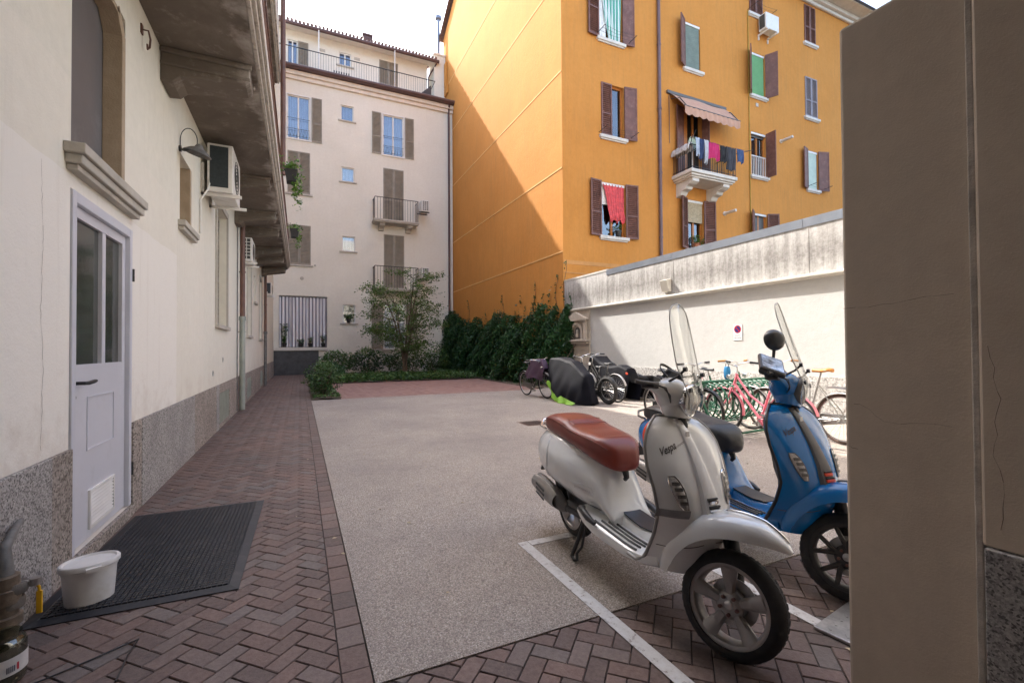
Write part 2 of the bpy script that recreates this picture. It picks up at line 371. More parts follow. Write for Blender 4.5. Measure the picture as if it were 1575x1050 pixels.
    def build(s, name, m=None, parent=None, smooth=0, bevel=0, recalc=True, tones=None):
        me = bpy.data.meshes.new(name); me.from_pydata(s.v, [], s.f); 
        if recalc:
            bm = bmesh.new(); bm.from_mesh(me); bmesh.ops.recalc_face_normals(bm, faces=bm.faces); bm.to_mesh(me); bm.free()
        if smooth:
            me.polygons.foreach_set('use_smooth', [True]*len(me.polygons)); me.set_sharp_from_angle(angle=R(smooth))
        if tones is not None:
            a = me.attributes.new('tone', 'FLOAT', 'FACE'); a.data.foreach_set('value', np.asarray(tones, np.float32))
        o = bpy.data.objects.new(name, me); COL.objects.link(o)
        if m: me.materials.append(M_[m] if isinstance(m, str) else m)
        if parent: o.parent = parent
        if bevel:
            md = o.modifiers.new('bevel', 'BEVEL'); md.width = bevel; md.segments = 2; md.limit_method = 'ANGLE'; md.angle_limit = R(40)
        return o
def tag(o, label=None, cat=None, group=None, kind=None):
    if label: o['label'] = label
    if cat: o['category'] = cat
    if group: o['group'] = group
    if kind: o['kind'] = kind
    return o
def thing(name, label, cat, loc=(0, 0, 0), rz=0, group=None):
    o = bpy.data.objects.new(name, None); COL.objects.link(o); o.location = loc; o.rotation_euler = (0, 0, rz); o.empty_display_size = .2
    return tag(o, label, cat, group)
def structure(o): o['kind'] = 'structure'; return o
def lerp(xs, ys, x):
    return float(np.interp(x, xs, ys))
def sellipse(w, zt, zb, n=24, e=2.6):
    zc, h = (zt+zb)/2, (zt-zb)/2; out = []
    for k in range(n):
        t = 2*pi*k/n; c_, s_ = cos(t), sin(t)
        out.append((w*math.copysign(abs(c_)**(2/e), c_), zc+h*math.copysign(abs(s_)**(2/e), s_)))
    return out
def dup(root, parent=None):
    c = root.copy(); COL.objects.link(c)
    if parent: c.parent = parent; c.matrix_parent_inverse = root.matrix_parent_inverse
    for ch in root.children: dup(ch, c)
    return c
def leaf_mesh(name, pts, size, m, parent=None, flat=.35, tone=None, jit=.35):
    """one small folded leaf per point"""
    pts = np.asarray(pts, float); N = len(pts)
    nrm = rng.normal(size=(N, 3)); nrm[:, 2] = np.abs(nrm[:, 2])+flat*2; nrm /= np.linalg.norm(nrm, axis=1)[:, None]
    d = rng.normal(size=(N, 3)); d[:, 2] -= .4; d -= nrm*(d*nrm).sum(1)[:, None]; d /= np.linalg.norm(d, axis=1)[:, None]+1e-9
    e = np.cross(nrm, d); s = size*(1+jit*rng.uniform(-1, 1, N))[:, None]
    a = pts-d*s*.5; b = pts+e*s*.36+nrm*s*.10; c = pts+d*s*.6-nrm*s*.08; f = pts-e*s*.36+nrm*s*.10
    V = np.stack([a, b, c, f], 1).reshape(-1, 3)
    me = bpy.data.meshes.new(name)
    me.vertices.add(4*N); me.vertices.foreach_set('co', V.ravel().astype(np.float32))
    idx = (np.arange(N)[:, None]*4+np.array([0, 1, 2, 0, 2, 3])).ravel()
    me.loops.add(6*N); me.loops.foreach_set('vertex_index', idx.astype(np.int32))
    me.polygons.add(2*N); me.polygons.foreach_set('loop_start', np.arange(0, 6*N, 3, dtype=np.int32))
    me.update(calc_edges=True); me.validate()
    t = rng.beta(2, 2.6, N) if tone is None else np.clip(np.asarray(tone)+rng.normal(0, .12, N), 0, 1)
    at = me.attributes.new('tone', 'FLOAT', 'FACE'); at.data.foreach_set('value', np.repeat(t, 2).astype(np.float32))
    o = bpy.data.objects.new(name, me); COL.objects.link(o); me.materials.append(M_[m])
    if parent: o.parent = parent
    return o
def text_mesh(txt, size, shear=0., bold=0.):
    cu = bpy.data.curves.new('lettering', 'FONT'); cu.body = txt; cu.size = size; cu.shear = shear; cu.offset = bold; cu.resolution_u = 3
    o = bpy.data.objects.new('lettering', cu); COL.objects.link(o); bpy.context.view_layer.update()
    me = bpy.data.meshes.new_from_object(o.evaluated_get(bpy.context.evaluated_depsgraph_get()))
    vs = [tuple(v.co) for v in me.vertices]; fs = [tuple(p.vertices) for p in me.polygons]
    bpy.data.objects.remove(o); bpy.data.curves.remove(cu); bpy.data.meshes.remove(me)
    return vs, fs
# ================================================================ GROUND
g = MB(); g.box(-60, 90, -40, 120, -.5, -.03); structure(g.build('ground', 'soil'))
def clip_poly(poly, x0, x1, y0, y1):
    for ax, lim, sg in ((0, x0, 1), (0, x1, -1), (1, y0, 1), (1, y1, -1)):
        out = []
        for i in range(len(poly)):
            a, b = poly[i-1], poly[i]
            da, db = (a[ax]-lim)*sg, (b[ax]-lim)*sg
            if (da >= 0) != (db >= 0):
                t = da/(da-db); out.append((a[0]+(b[0]-a[0])*t, a[1]+(b[1]-a[1])*t))
            if db >= 0: out.append(b)
        poly = out
        if len(poly) < 3: return []
    return poly
def brick_field(name, m, rects, ang=45, a=.081, gap=.0045, z=0., borders=(), seed=1):
    rr = random.Random(seed); mb = MB(); tones = []
    def brick(poly, tone):
        cx = sum(p[0] for p in poly)/len(poly); cy = sum(p[1] for p in poly)/len(poly)
        tx, ty = rr.uniform(-.012, .012), rr.uniform(-.012, .012); dz = rr.uniform(-.0015, .0015)
        n = len(poly); vs = []
        for (ins, zz) in ((0, -.02), (0, -.0035), (.0035, 0)):
            for p in poly:
                d = sqrt((p[0]-cx)**2+(p[1]-cy)**2)+1e-9; k = 1-ins/d*1.3
                x, y = cx+(p[0]-cx)*k, cy+(p[1]-cy)*k
                vs.append((x, y, z+zz+dz+(x-cx)*tx+(y-cy)*ty-.002))
        fs = [tuple(l*n+q for q in (j, (j+1) % n)) + tuple((l+1)*n+q for q in ((j+1) % n, j)) for l in (0, 1) for j in range(n)]
        fs.append(tuple(2*n+j for j in range(n)))
        mb.add(vs, fs); tones.extend([tone]*len(fs))
    c_, s_ = cos(R(ang)), sin(R(ang))
    for (x0, x1, y0, y1) in rects:
        ext = max(x1-x0, y1-y0)*1.0/a+4; N = int(ext)
        ox, oy = (x0+x1)/2, (y0+y1)/2
        for i in range(-N, N):
            for j in range(-N, N):
                k = (i-j) % 4
                if k == 0: q = (i, j, 2, 1)
                elif k == 3: q = (i, j, 1, 2)
                else: continue
                px, py = (q[0]+q[2]/2)*a, (q[1]+q[3]/2)*a
                X, Y = ox+px*c_-py*s_, oy+px*s_+py*c_
                if not (x0-.2 < X < x1+.2 and y0-.2 < Y < y1+.2): continue
                hx, hy = q[2]*a/2-gap/2, q[3]*a/2-gap/2
                poly = [(ox+(px+sx*hx)*c_-(py+sy*hy)*s_, oy+(px+sx*hx)*s_+(py+sy*hy)*c_) for sx, sy in ((-1, -1), (1, -1), (1, 1), (-1, 1))]
                poly = clip_poly(poly, x0, x1, y0, y1)
                if len(poly) >= 3: brick(poly, rr.betavariate(1.6, 1.6))
    for (x0, x1, y0, y1, along) in borders:
        t = (y0 if along == 'y' else x0)
        while t < (y1 if along == 'y' else x1):
            e = min(t+2*a, y1 if along == 'y' else x1)
            if along == 'y': p = [(x0, t+gap/2), (x1, t+gap/2), (x1, e-gap/2), (x0, e-gap/2)]
            else: p = [(t+gap/2, y0), (e-gap/2, y0), (e-gap/2, y1), (t+gap/2, y1)]
            brick(p, rr.betavariate(1.6, 1.6)*.8); t += 2*a
    return structure(mb.build(name, m, tones=tones))
mo = MB(); mo.box(-1.22, .264, -8, 26, -.03, -.009); mo.box(.266, 5.5, -8, 1.846, -.03, -.0092); structure(mo.build('joint_bed', 'mortar'))
brick_field('brick_path', 'brick', [(-1.22, .148, -.3, 26)], borders=[(.152, .262, -.3, 26, 'y')], seed=3)
brick_field('brick_apron', 'brick', [(.266, 4.6, -.3, 1.84)], borders=[], seed=5)
gr = MB(); gr.box(.268, 8.3, 1.848, 12.72, -.02, 0.0); gr.box(4.604, 8.3, -8, 1.846, -.02, -.0002); gr.box(7.05, 8.3, 12.722, 13.0, -.02, -.0001)
structure(gr.build('gravel_yard', 'gravel'))
mo = MB(); mo.box(.98, 7.0, 12.724, 18.6, -.03, -.0085); structure(mo.build('joint_bed', 'mortar'))
brick_field('brick_parking_bay', 'brick2', [(1.10, 6.95, 12.73, 18.45)], a=.115, borders=[(.99, 1.097, 12.73, 18.45, 'y')], seed=9)
bd = MB()
rows = []
for i in range(60):
    y = 12.73+(26-12.73)*i/59; rows.append([(.27+(.72)*j/6, y, .015+.03*sin(pi*j/6)+random.uniform(-.008, .008)) for j in range(7)])
bd.grid(rows)
rows = []
for i in range(30):
    y = 18.47+(26-18.47)*i/29; rows.append([(.99+7.3*j/30, y, .03+.02*sin(j*1.3)+random.uniform(-.01, .01)) for j in range(31)])
bd.grid(rows)
bd.box(6.952, 8.3, 13.0, 18.47, -.02, .02)
structure(bd.build('planting_bed', 'soil', smooth=60))
def strip(name, pts, hw, z, m):
    mb = MB()
    for (x0, x1, y0, y1) in pts: mb.box(x0, x1, y0, y1, z-.002, z)
    return structure(mb.build(name, m))
strip('parking_line', [(1.315, 1.385, .95, 2.755)], 0, .0035, 'paint')
strip('parking_line', [(1.389, 3.4, 2.685, 2.755)], 0, .0036, 'paint')
strip('parking_line', [(2.17, 2.24, .95, 2.68)], 0, .0035, 'paint')
# drain grate
t = thing('drain_grate', 'dark iron drain grate set in the gravel yard behind the white scooter', 'drain', (3.68, 7.02, 0))
mb = MB(); mb.box(-.22, .22, -.22, .22, -.02, .002); mb.build('frame', 'rust', t)
mb = MB()
for i in range(7): mb.box(-.18+i*.052, -.15+i*.052, -.19, .19, .0021, .006)
mb.build('grid', 'blackmetal', t)
# steel plate on the bricks
t = thing('metal_plate', 'scuffed steel plate lying on the bricks at the foot of the right pillar', 'metal plate', (2.42, 1.22, 0), R(8))
mb = MB(); mb.box(-.26, .3, -.15, .15, .002, .016); mb.build('sheet', 'plate', t, bevel=.003)
mb = MB()
for i in range(9):
    for j in range(4): mb.obox((-.22+i*.058, -.11+j*.07, .0172), (.012, .008, 0), (-.003, .004, 0), (0, 0, .0012))
mb.build('tread_pattern', 'plate', t)
cd_ = MB(); cd_.tube([(-1.01, 2.39, .004), (-.9, 2.44, .005), (-.80, 2.50, .004), (-.70, 2.56, .005), (-.655, 2.585, .006), (-.66, 2.55, .005), (-.665, 2.47, .004), (-.66, 2.40, .005), (-.655, 2.3, .004)], .0035, 6)
tag(cd_.build('black_cord', 'blackplastic', smooth=60), 'thin black cord bent in a V on the bricks beside the glass jar', 'cord')
# scattered leaves and grit on the yard
pts = [(random.uniform(.5, 7.8), random.uniform(2.2, 12.5), .006) for _ in range(70)]+[(random.uniform(-1.1, 2.5), random.uniform(1, 6), .006) for _ in range(26)]
o = leaf_mesh('fallen_leaves', pts, .03, 'straw', flat=3); tag(o, 'small dry leaves scattered over the yard and path', 'litter', kind='stuff')
# ================================================================ WALL WITH OPENINGS
def wall(name, m, xf, u0, u1, z0, z1, holes, parent, depth=.16, back='dark'):
    """facade skin with real recessed openings; holes: (u0,u1,z0,z1[,depth])"""
    us = sorted({u0, u1, *[h[0] for h in holes], *[h[1] for h in holes]}); zs = sorted({z0, z1, *[h[2] for h in holes], *[h[3] for h in holes]})
    mb = MB(xf)
    for i in range(len(us)-1):
        for j in range(len(zs)-1):
            uc, zc = (us[i]+us[i+1])/2, (zs[j]+zs[j+1])/2
            if any(h[0] < uc < h[1] and h[2] < zc < h[3] for h in holes): continue
            mb.add([(us[i], 0, zs[j]), (us[i+1], 0, zs[j]), (us[i+1], 0, zs[j+1]), (us[i], 0, zs[j+1])], [(0, 1, 2, 3)])
    for h in holes:
        a, b, c, d = h[:4]; dp = -(h[4] if len(h) > 4 else depth)
        mb.add([(a, 0, c), (b, 0, c), (b, 0, d), (a, 0, d), (a, dp, c), (b, dp, c), (b, dp, d), (a, dp, d)],
               [(0, 1, 5, 4), (1, 2, 6, 5), (2, 3, 7, 6), (3, 0, 4, 7)])
    mb.v and None
    o = mb.build(name, m, parent, recalc=False)
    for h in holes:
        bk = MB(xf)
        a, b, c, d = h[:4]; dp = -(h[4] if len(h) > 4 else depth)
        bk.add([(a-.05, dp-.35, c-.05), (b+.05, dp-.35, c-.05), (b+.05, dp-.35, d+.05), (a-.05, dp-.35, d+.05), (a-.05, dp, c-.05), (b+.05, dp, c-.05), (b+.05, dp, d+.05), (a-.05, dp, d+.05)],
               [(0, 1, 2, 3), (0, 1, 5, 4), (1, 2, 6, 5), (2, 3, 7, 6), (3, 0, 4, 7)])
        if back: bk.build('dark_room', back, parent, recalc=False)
    return o
def louvre_leaf(mb, u0, u1, z0, z1, d0=.0, th=.04, st=.055, slats=None, mid=True, flip=1):
    """shutter leaf in facade coordinates (u, d, z); front at d0+th"""
    d1 = d0+th
    mb.box(u0, u0+st, d0, d1, z0, z1); mb.box(u1-st, u1, d0, d1, z0, z1)
    mb.box(u0+st, u1-st, d0, d1, z0, z0+st*1.4); mb.box(u0+st, u1-st, d0, d1, z1-st, z1)
    zm = z0+(z1-z0)*.42
    if mid: mb.box(u0+st, u1-st, d0, d1, zm-st/2, zm+st/2)
    for a, b in (((z0+st*1.4, zm-st/2), (zm+st/2, z1-st)) if mid else ((z0+st*1.4, z1-st),)):
        n = max(3, int((b-a)/.072))
        for i in range(n):
            zc = a+(b-a)*(i+.5)/n
            mb.obox(((u0+u1)/2, (d0+d1)/2, zc), ((u1-u0)/2-st, 0, 0), (0, th*.46, -.020), (0, .003, .0045))
    mb.box(u0+st*.8, u1-st*.8, d0, d0+.004, z0+st, z1-st*.8)
def hinge_xf(xf, uh, ang):
    """leaf coordinates: s measured from the hinge, swung by ang from the wall plane"""
    c_, s_ = cos(ang), sin(ang)
    return lambda s, d, z: xf(uh+s*c_-d*s_, .03+abs(s_)*0+s*s_+d*c_, z)
def sash(parent, xf, a, b, c, d, dp, fm='whiteframe', glass='glass', bars=1, w=.05, cur=None, curz=None):
    mb = MB(xf); f0, f1 = -dp-.03, -dp+.03
    mb.box(a, a+w, f0, f1, c, d); mb.box(b-w, b, f0, f1, c, d); mb.box(a+w, b-w, f0, f1, c, c+w); mb.box(a+w, b-w, f0, f1, d-w, d)
    for i in range(bars):
        u = a+(b-a)*(i+1)/(bars+1); mb.box(u-w*.7, u+w*.7, f0+.002, f1+.004, c+w, d-w)
    fr = mb.build('frame', fm, parent)
    if glass:
        g_ = MB(xf); g_.box(a+w*.8, b-w*.8, -dp-.008, -dp-.002, c+w*.8, d-w*.8); g_.build('pane', glass, parent)
    if cur:
        z0 = c if curz is None else c+(d-c)*curz
        k = MB(xf); n = 40; rows = []
        for zz in (z0, (z0+d)/2, d): rows.append([(a+(b-a)*i/n, -dp-.10+.025*sin(i*1.45+zz), zz) for i in range(n+1)])
        k.grid(rows); k.build('curtain', cur, parent, smooth=80)
    return fr
# ================================================================ LEFT BUILDING
LX = -1.22
xl = lambda u, d, z: (LX+d, u, z)
LB = thing('cream_building', 'long cream building down the left side with a sooty concrete balcony above the door', 'building', (LX, 10, 0))
def part_at(o, root):      # parent while keeping world coordinates
    return o
_mk = MB.build
LB_inv = Matrix.Translation((-LX, -10, 0))
class Pw:
    """lets parts be modelled in world coordinates under a placed thing"""
def build_w(mb, name, m, root, **k):
    o = _mk(mb, name, m, None, **k); o.parent = root
    par = root
    mw = Matrix.Identity(4)
    chain = []
    while par: chain.append(par); par = par.parent
    for p in reversed(chain):
        mw = mw @ Matrix.Translation(p.location) @ p.rotation_euler.to_matrix().to_4x4()
    o.matrix_parent_inverse = mw.inverted()
    return o
def _b2(s, name, m=None, parent=None, **k):
    if parent is not None and parent.get('world_parts'): return build_w(s, name, m, parent, **k)
    if parent is not None and parent.type == 'MESH':
        o = _mk(s, name, m, None, **k); o.parent = parent
        o.matrix_parent_inverse = Matrix.Identity(4)
        # the part's own mesh is already in its thing's coordinates
        return o
    return _mk(s, name, m, parent, **k)
MB.build = _b2
LB['world_parts'] = 1
holes = [(3.50, 4.56, .085, 2.26, .09), (3.50, 4.40, 2.50, 3.84, .13), (6.17, 6.78, 2.75, 3.52, .3), (8.62, 9.75, 1.72, 3.70, .2),
         (13.3, 14.3, 1.68, 3.55, .2), (17.1, 18.1, 1.68, 3.65, .2), (15.3, 15.8, 2.72, 3.5, .25),
         (6.1, 7.0, 5.1, 7.2), (9.5, 10.5, 5.1, 7.2), (14, 15, 5.1, 7.2), (18, 19, 5.1, 7.2)]
wall('wall', 'cream', xl, -8, 26, .0, 18.1, holes, LB)
mb = MB(); mb.box(-9, LX-.4, -8, 26, 0, 18.1); mb.box(-9.2, LX+.12, -8, 26, 18.101, 18.25); mb.box(LX-.4, LX-.002, -8, 26, 17.8, 18.099); mb.box(LX-.4, LX-.002, -8, -7.9, 0, 17.799)
mb.build('mass', 'cream', LB)
# plinth blocks
pl = 'granite'; pl2 = 'granite_brown'
for a, b, q in ((-8, 1.2, pl), (1.205, 3.25, pl), (3.254, 3.498, pl2), (4.562, 4.78, pl2), (4.785, 6.9, pl), (6.905, 8.55, pl2), (8.552, 8.83, pl), (10.02, 11.1, pl2), (11.104, 13.2, pl2), (14.32, 17.4, pl2), (18.42, 22, pl2), (22.005, 26, pl)):
    mb = MB(xl); mb.box(a, b, .0, .022+.003*(q is pl), 0, .73); mb.build('plinth_slab', q, LB, bevel=.004)
for a, b in ((8.832, 10.018), (13.202, 14.318), (17.402, 18.418)):
    for c, d in ((.58, .728), (0, .075)): mb = MB(xl); mb.box(a, b, .0, .022, c, d); mb.build('plinth_slab', pl2, LB, bevel=.004)
mb = MB(xl); mb.box(3.5, 4.56, .0, .03, 0, .083); mb.build('door_step', pl2, LB, bevel=.004)
for a, b in ((8.832, 10.018), (13.202, 14.318), (17.402, 18.418)):
    mb = MB(xl); mb.box(a, b, .0015, .004, .075, .58)
    n = int((b-a)/.075)
    for i in range(n): mb.box(a+(b-a)*(i+.3)/n, a+(b-a)*(i+.7)/n, .004, .016, .075, .58)
    mb.build('cellar_grille', 'greenpipe', LB)
# door
DR = MB(xl); f0 = -.085
DR.box(3.505, 3.56, f0, .012, .09, 2.255); DR.box(4.50, 4.555, f0, .012, .09, 2.255); DR.box(3.56, 4.50, f0, .012, 2.19, 2.255)
dfr = DR.build('door', 'doorframe', LB, bevel=.004)
tag(dfr, 'pale blue grey metal door with two tall panes')
mb = MB(xl); d0, d1 = -.07, -.018
mb.box(3.563, 3.625, d0, d1, .095, 2.187); mb.box(4.435, 4.497, d0, d1, .095, 2.187); mb.box(3.625, 4.435, d0, d1, 2.12, 2.187)
mb.box(3.625, 4.435, d0, d1, .095, 1.215); mb.box(4.045, 4.105, d0, d1, 1.215, 2.12)
mb.build('door_leaf', 'door', dfr, bevel=.003)
for a, b in ((3.625, 4.045), (4.105, 4.435)):
    mb = MB(xl); mb.box(a, b, -.05, -.042, 1.215, 2.12); mb.build('pane', 'doorglass', dfr)
mb = MB(xl)
for a, b, c, d in ((3.80, 4.26, .66, .668), (3.80, 4.26, 1.0, 1.008), (3.80, 3.808, .668, 1.0), (4.252, 4.26, .668, 1.0)): mb.box(a, b, -.019, -.012, c, d)
mb.build('hatch', 'doorframe', dfr)
mb = MB(xl)
for a, b, c, d in ((3.83, 4.26, .15, .17), (3.83, 4.26, .38, .40), (3.83, 3.85, .17, .38), (4.24, 4.26, .17, .38)): mb.box(a, b, -.02, -.004, c, d)
for i in range(9): mb.obox((4.045, -.014, .182+i*.0235), (.195, 0, 0), (0, .008, -.007), (0, .0012, .0016))
mb.build('vent', 'whiteframe', dfr)
mb = MB(xl); mb.box(3.575, 3.61, -.02, -.008, .97, 1.16)
mb.tube([(3.592, -.01, 1.105), (3.592, .045, 1.105), (3.61, .055, 1.105), (3.70, .052, 1.11), (3.735, .05, 1.112)], [.011, .011, .012, .012, .009], 10)
mb.cyl((3.592, -.008, 1.02), (3.592, .0, 1.02), .011, n=12)
mb.build('handle', 'blackplastic', dfr, smooth=40, bevel=.003)
for z in (.32, 1.85):
    mb = MB(xl); mb.cyl((4.56, .016, z), (4.56, .016, z+.045), .009, n=8); mb.cyl((4.56, .016, z+.046), (4.56, .016, z+.1), .0085, n=8); mb.build('hinge', 'blackmetal', dfr)
# stone shelf over the door, blank window, jamb lining
mb = MB(xl); mb.box(3.40, 4.60, 0, .10, 2.44, 2.50); mb.box(3.42, 4.585, 0, .08, 2.385, 2.438); mb.box(3.44, 4.57, 0, .055, 2.35, 2.383)
mb.build('door_hood', 'stone', LB, bevel=.006)
mb = MB(xl); mb.box(3.502, 4.398, -.13, -.115, 2.502, 3.838); mb.build('blank_panel', mat('grey boarded panel', (.135, .125, .125), .6, .12, 1.5, 40, .001, dirt=(.19, .18, .18), ds=2), LB)
mb = MB(xl); mb.box(4.33, 4.398, -.114, .004, 2.503, 3.7)
mb.obox((4.30, -.055, 3.77), (.06, 0, -.075), (0, .058, 0), (.028, 0, .022)); mb.box(3.502, 4.27, -.114, .003, 3.80, 3.838)
mb.build('window_jamb', 'jamb', LB, bevel=.004)
# small niche window and louvred tall windows
mb = MB(xl); mb.box(6.173, 6.777, -.299, -.28, 2.753, 3.517); mb.box(6.70, 6.776, -.279, -.002, 2.753, 3.517); nw = mb.build('niche_lining', 'jamb', LB)
mb = MB(xl); mb.box(6.08, 6.86, -.02, .075, 2.685, 2.748); mb.box(6.1, 6.84, 0, .055, 2.64, 2.683); mb.build('sill', 'stone', LB, bevel=.006)
mb = MB(xl); mb.box(15.2, 15.9, -.02, .07, 2.66, 2.718); mb.build('sill', 'stone', LB, bevel=.006)
for a, b, c, d in ((8.62, 9.75, 1.72, 3.70), (13.3, 14.3, 1.68, 3.55), (17.1, 18.1, 1.68, 3.65)):
    mb = MB(xl); louvre_leaf(mb, a+.01, (a+b)/2-.002, c+.01, d-.01, -.15, .04); louvre_leaf(mb, (a+b)/2+.002, b-.01, c+.01, d-.01, -.15, .04)
    wn_ = mb.build('window_shutter', 'greyshut', LB)
    mb = MB(xl)
    mb.box(a-.10, a-.002, 0, .025, c, d+.1); mb.box(b+.002, b+.10, 0, .025, c, d+.1); mb.box(a-.002, b+.002, 0, .025, d+.002, d+.1); mb.build('window_surround', 'stone', LB)
    mb = MB(xl); mb.box(a-.12, b+.12, -.02, .06, c-.065, c-.003); mb.build('sill', 'stone', LB, bevel=.005)
for a, b in ((6.1, 7.0), (9.5, 10.5), (14, 15), (18, 19)):
    sash(LB, xl, a, b, 5.1, 7.2, .12)
# balcony slab, brackets, mouldings, railing
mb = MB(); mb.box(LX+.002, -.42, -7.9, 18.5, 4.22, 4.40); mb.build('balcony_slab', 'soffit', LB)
mb = MB(); mb.box(-.418, -.38, -7.9, 18.52, 4.235, 4.42); mb.box(-.378, -.345, -7.9, 18.54, 4.29, 4.45); mb.box(-.343, -.315, -7.9, 18.56, 4.35, 4.48); mb.box(LX+.002, -.38, 18.502, 18.56, 4.24, 4.42)
mb.build('balcony_fascia', 'soffit_trim', LB, bevel=.006)
def bracket(y, w=.36, z1=4.218, x1=-.47, s=1.0):
    mb = MB()
    prof = [(LX+.002, z1), (x1, z1), (x1, z1-.13*s), (x1-.04, z1-.16*s), (x1-.14, z1-.175*s), (LX+.16, z1-.25*s), (LX+.1, z1-.31*s), (LX+.002, z1-.32*s)]
    secs = [[(p[0], yy, p[1]) for p in prof] for yy in (y, y+w)]
    mb.loft(secs)
    mb.box(LX+.003, x1+.02, y-.035, y-.001, z1-.05, z1-.001); mb.box(LX+.003, x1+.02, y+w+.001, y+w+.035, z1-.05, z1-.001)
    mb.box(LX+.003, x1+.012, y-.02, y-.0012, z1-.165*s, z1-.13*s)
    return mb
for y in (1.9, 5.35, 8.7, 10.85, 12.4, 14.6, 16.1, 18.1): bracket(y).build('bracket', 'soffit', LB, bevel=.01)
rl = MB()
rl.box(-.40, -.36, -7.9, 18.5, 5.38, 5.42); rl.box(-.39, -.37, -7.9, 18.5, 4.52, 4.54)
for i in range(220):
    y = -7.8+i*.12; rl.box(-.388, -.372, y, y+.016, 4.46, 5.38)
rl.build('balcony_railing', 'rust', LB)
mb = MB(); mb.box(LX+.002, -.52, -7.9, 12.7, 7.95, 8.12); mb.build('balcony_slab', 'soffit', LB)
mb = MB(); mb.box(-.518, -.47, -7.9, 12.72, 7.96, 8.14); mb.box(-.468, -.43, -7.9, 12.74, 8.02, 8.18); mb.build('balcony_fascia', 'soffit_trim', LB, bevel=.006)
for y in (5.35, 8.7, 10.85, 12.3): bracket(y, z1=7.948, x1=-.58).build('bracket', 'soffit', LB, bevel=.01)
mb = MB()
mb.box(-.5, -.47, -7.9, 12.7, 8.2, 9.2)
for i in range(11): mb.box(-.53, -.44, 1.2*i-.5, 1.2*i-.38, 8.2, 9.25)
mb.build('balcony_parapet', 'soffit_trim', LB)
# rain pipes
def pipe(u, top, jz, m1, m2, r=.05, d=.10):
    mb = MB(xl); mb.cyl((u, d, jz), (u, d, top), r, n=14); mb.cyl((u, d, jz+1.0), (u, d, jz+1.03), r+.012, n=14); mb.build('downpipe', m1, LB, smooth=40)
    mb = MB(xl); mb.cyl((u, d, .02), (u, d, jz+.03), r+.006, n=14); mb.cyl((u, d, jz-.03), (u, d, jz+.06), r+.02, n=14); mb.cyl((u, d, jz-.28), (u, d, jz-.26), r+.016, n=14)
    mb.box(u-.02, u+.02, 0, d, jz-.28, jz-.26); mb.build('downpipe_foot', m2, LB, smooth=40)
pipe(11.32, 4.2, 1.96, 'rust', 'greenpipe'); pipe(18.55, 4.2, 1.9, 'rust', 'pipegrey', .045)
for u, z, r in ((11.1, 3.9, .012), (19.6, 3.3, .02)): mb = MB(xl); mb.cyl((u, .03, .03), (u, .03, z), r, n=8); mb.build('conduit', 'pipegrey', LB, smooth=40)
mb = MB(); mb.cyl((-.36, 11.9, 5.4), (-.36, 11.9, 12.4), .055, n=12); mb.build('downpipe', 'rust', LB, smooth=40)
for u, z in ((8.35, .94), (9.35, 1.13)): mb = MB(xl); mb.lathe([(.045, 0), (.045, .006), (.03, .007), (.028, .002)], (u, 0, z), (0, 1, 0), 16); mb.build('vent_cap', 'steel', LB)
# hairline crack left of the door, hook high on the wall
def crack(xf, pts, m, parent, w=.003, d=.0015):
    mb = MB(xf); P = []
    for (a, b) in zip(pts[:-1], pts[1:]):
        n = max(2, int(sqrt((a[0]-b[0])**2+(a[1]-b[1])**2)/.03))
        for i in range(n): P.append((a[0]+(b[0]-a[0])*i/n+random.gauss(0, .004), a[1]+(b[1]-a[1])*i/n+random.gauss(0, .004)))
    for i in range(len(P)-1):
        a, b = Vector(P[i]), Vector(P[i+1]); t = (b-a).normalized(); nn = Vector((-t.y, t.x))*w*random.uniform(.25, .8)
        q = [a+nn, a-nn, b-nn, b+nn]
        mb.add([(p.x, d, p.y) for p in q], [(0, 1, 2, 3)])
    return mb.build('crack', m, parent, recalc=False)
crack(xl, [(3.16, 2.3), (3.19, 1.9), (3.17, 1.5), (3.2, 1.2), (3.18, .75)], 'bark', LB, .0018)
mb = MB(xl); mb.tube([(4.78, 0, 4.02), (4.78, .05, 4.02), (4.8, .06, 3.96), (4.82, .05, 3.9), (4.8, .04, 3.87), (4.77, .045, 3.9)], .008, 6); mb.box(4.755, 4.8, 0, .012, 3.98, 4.06); mb.build('hook', 'rust', LB, smooth=50)
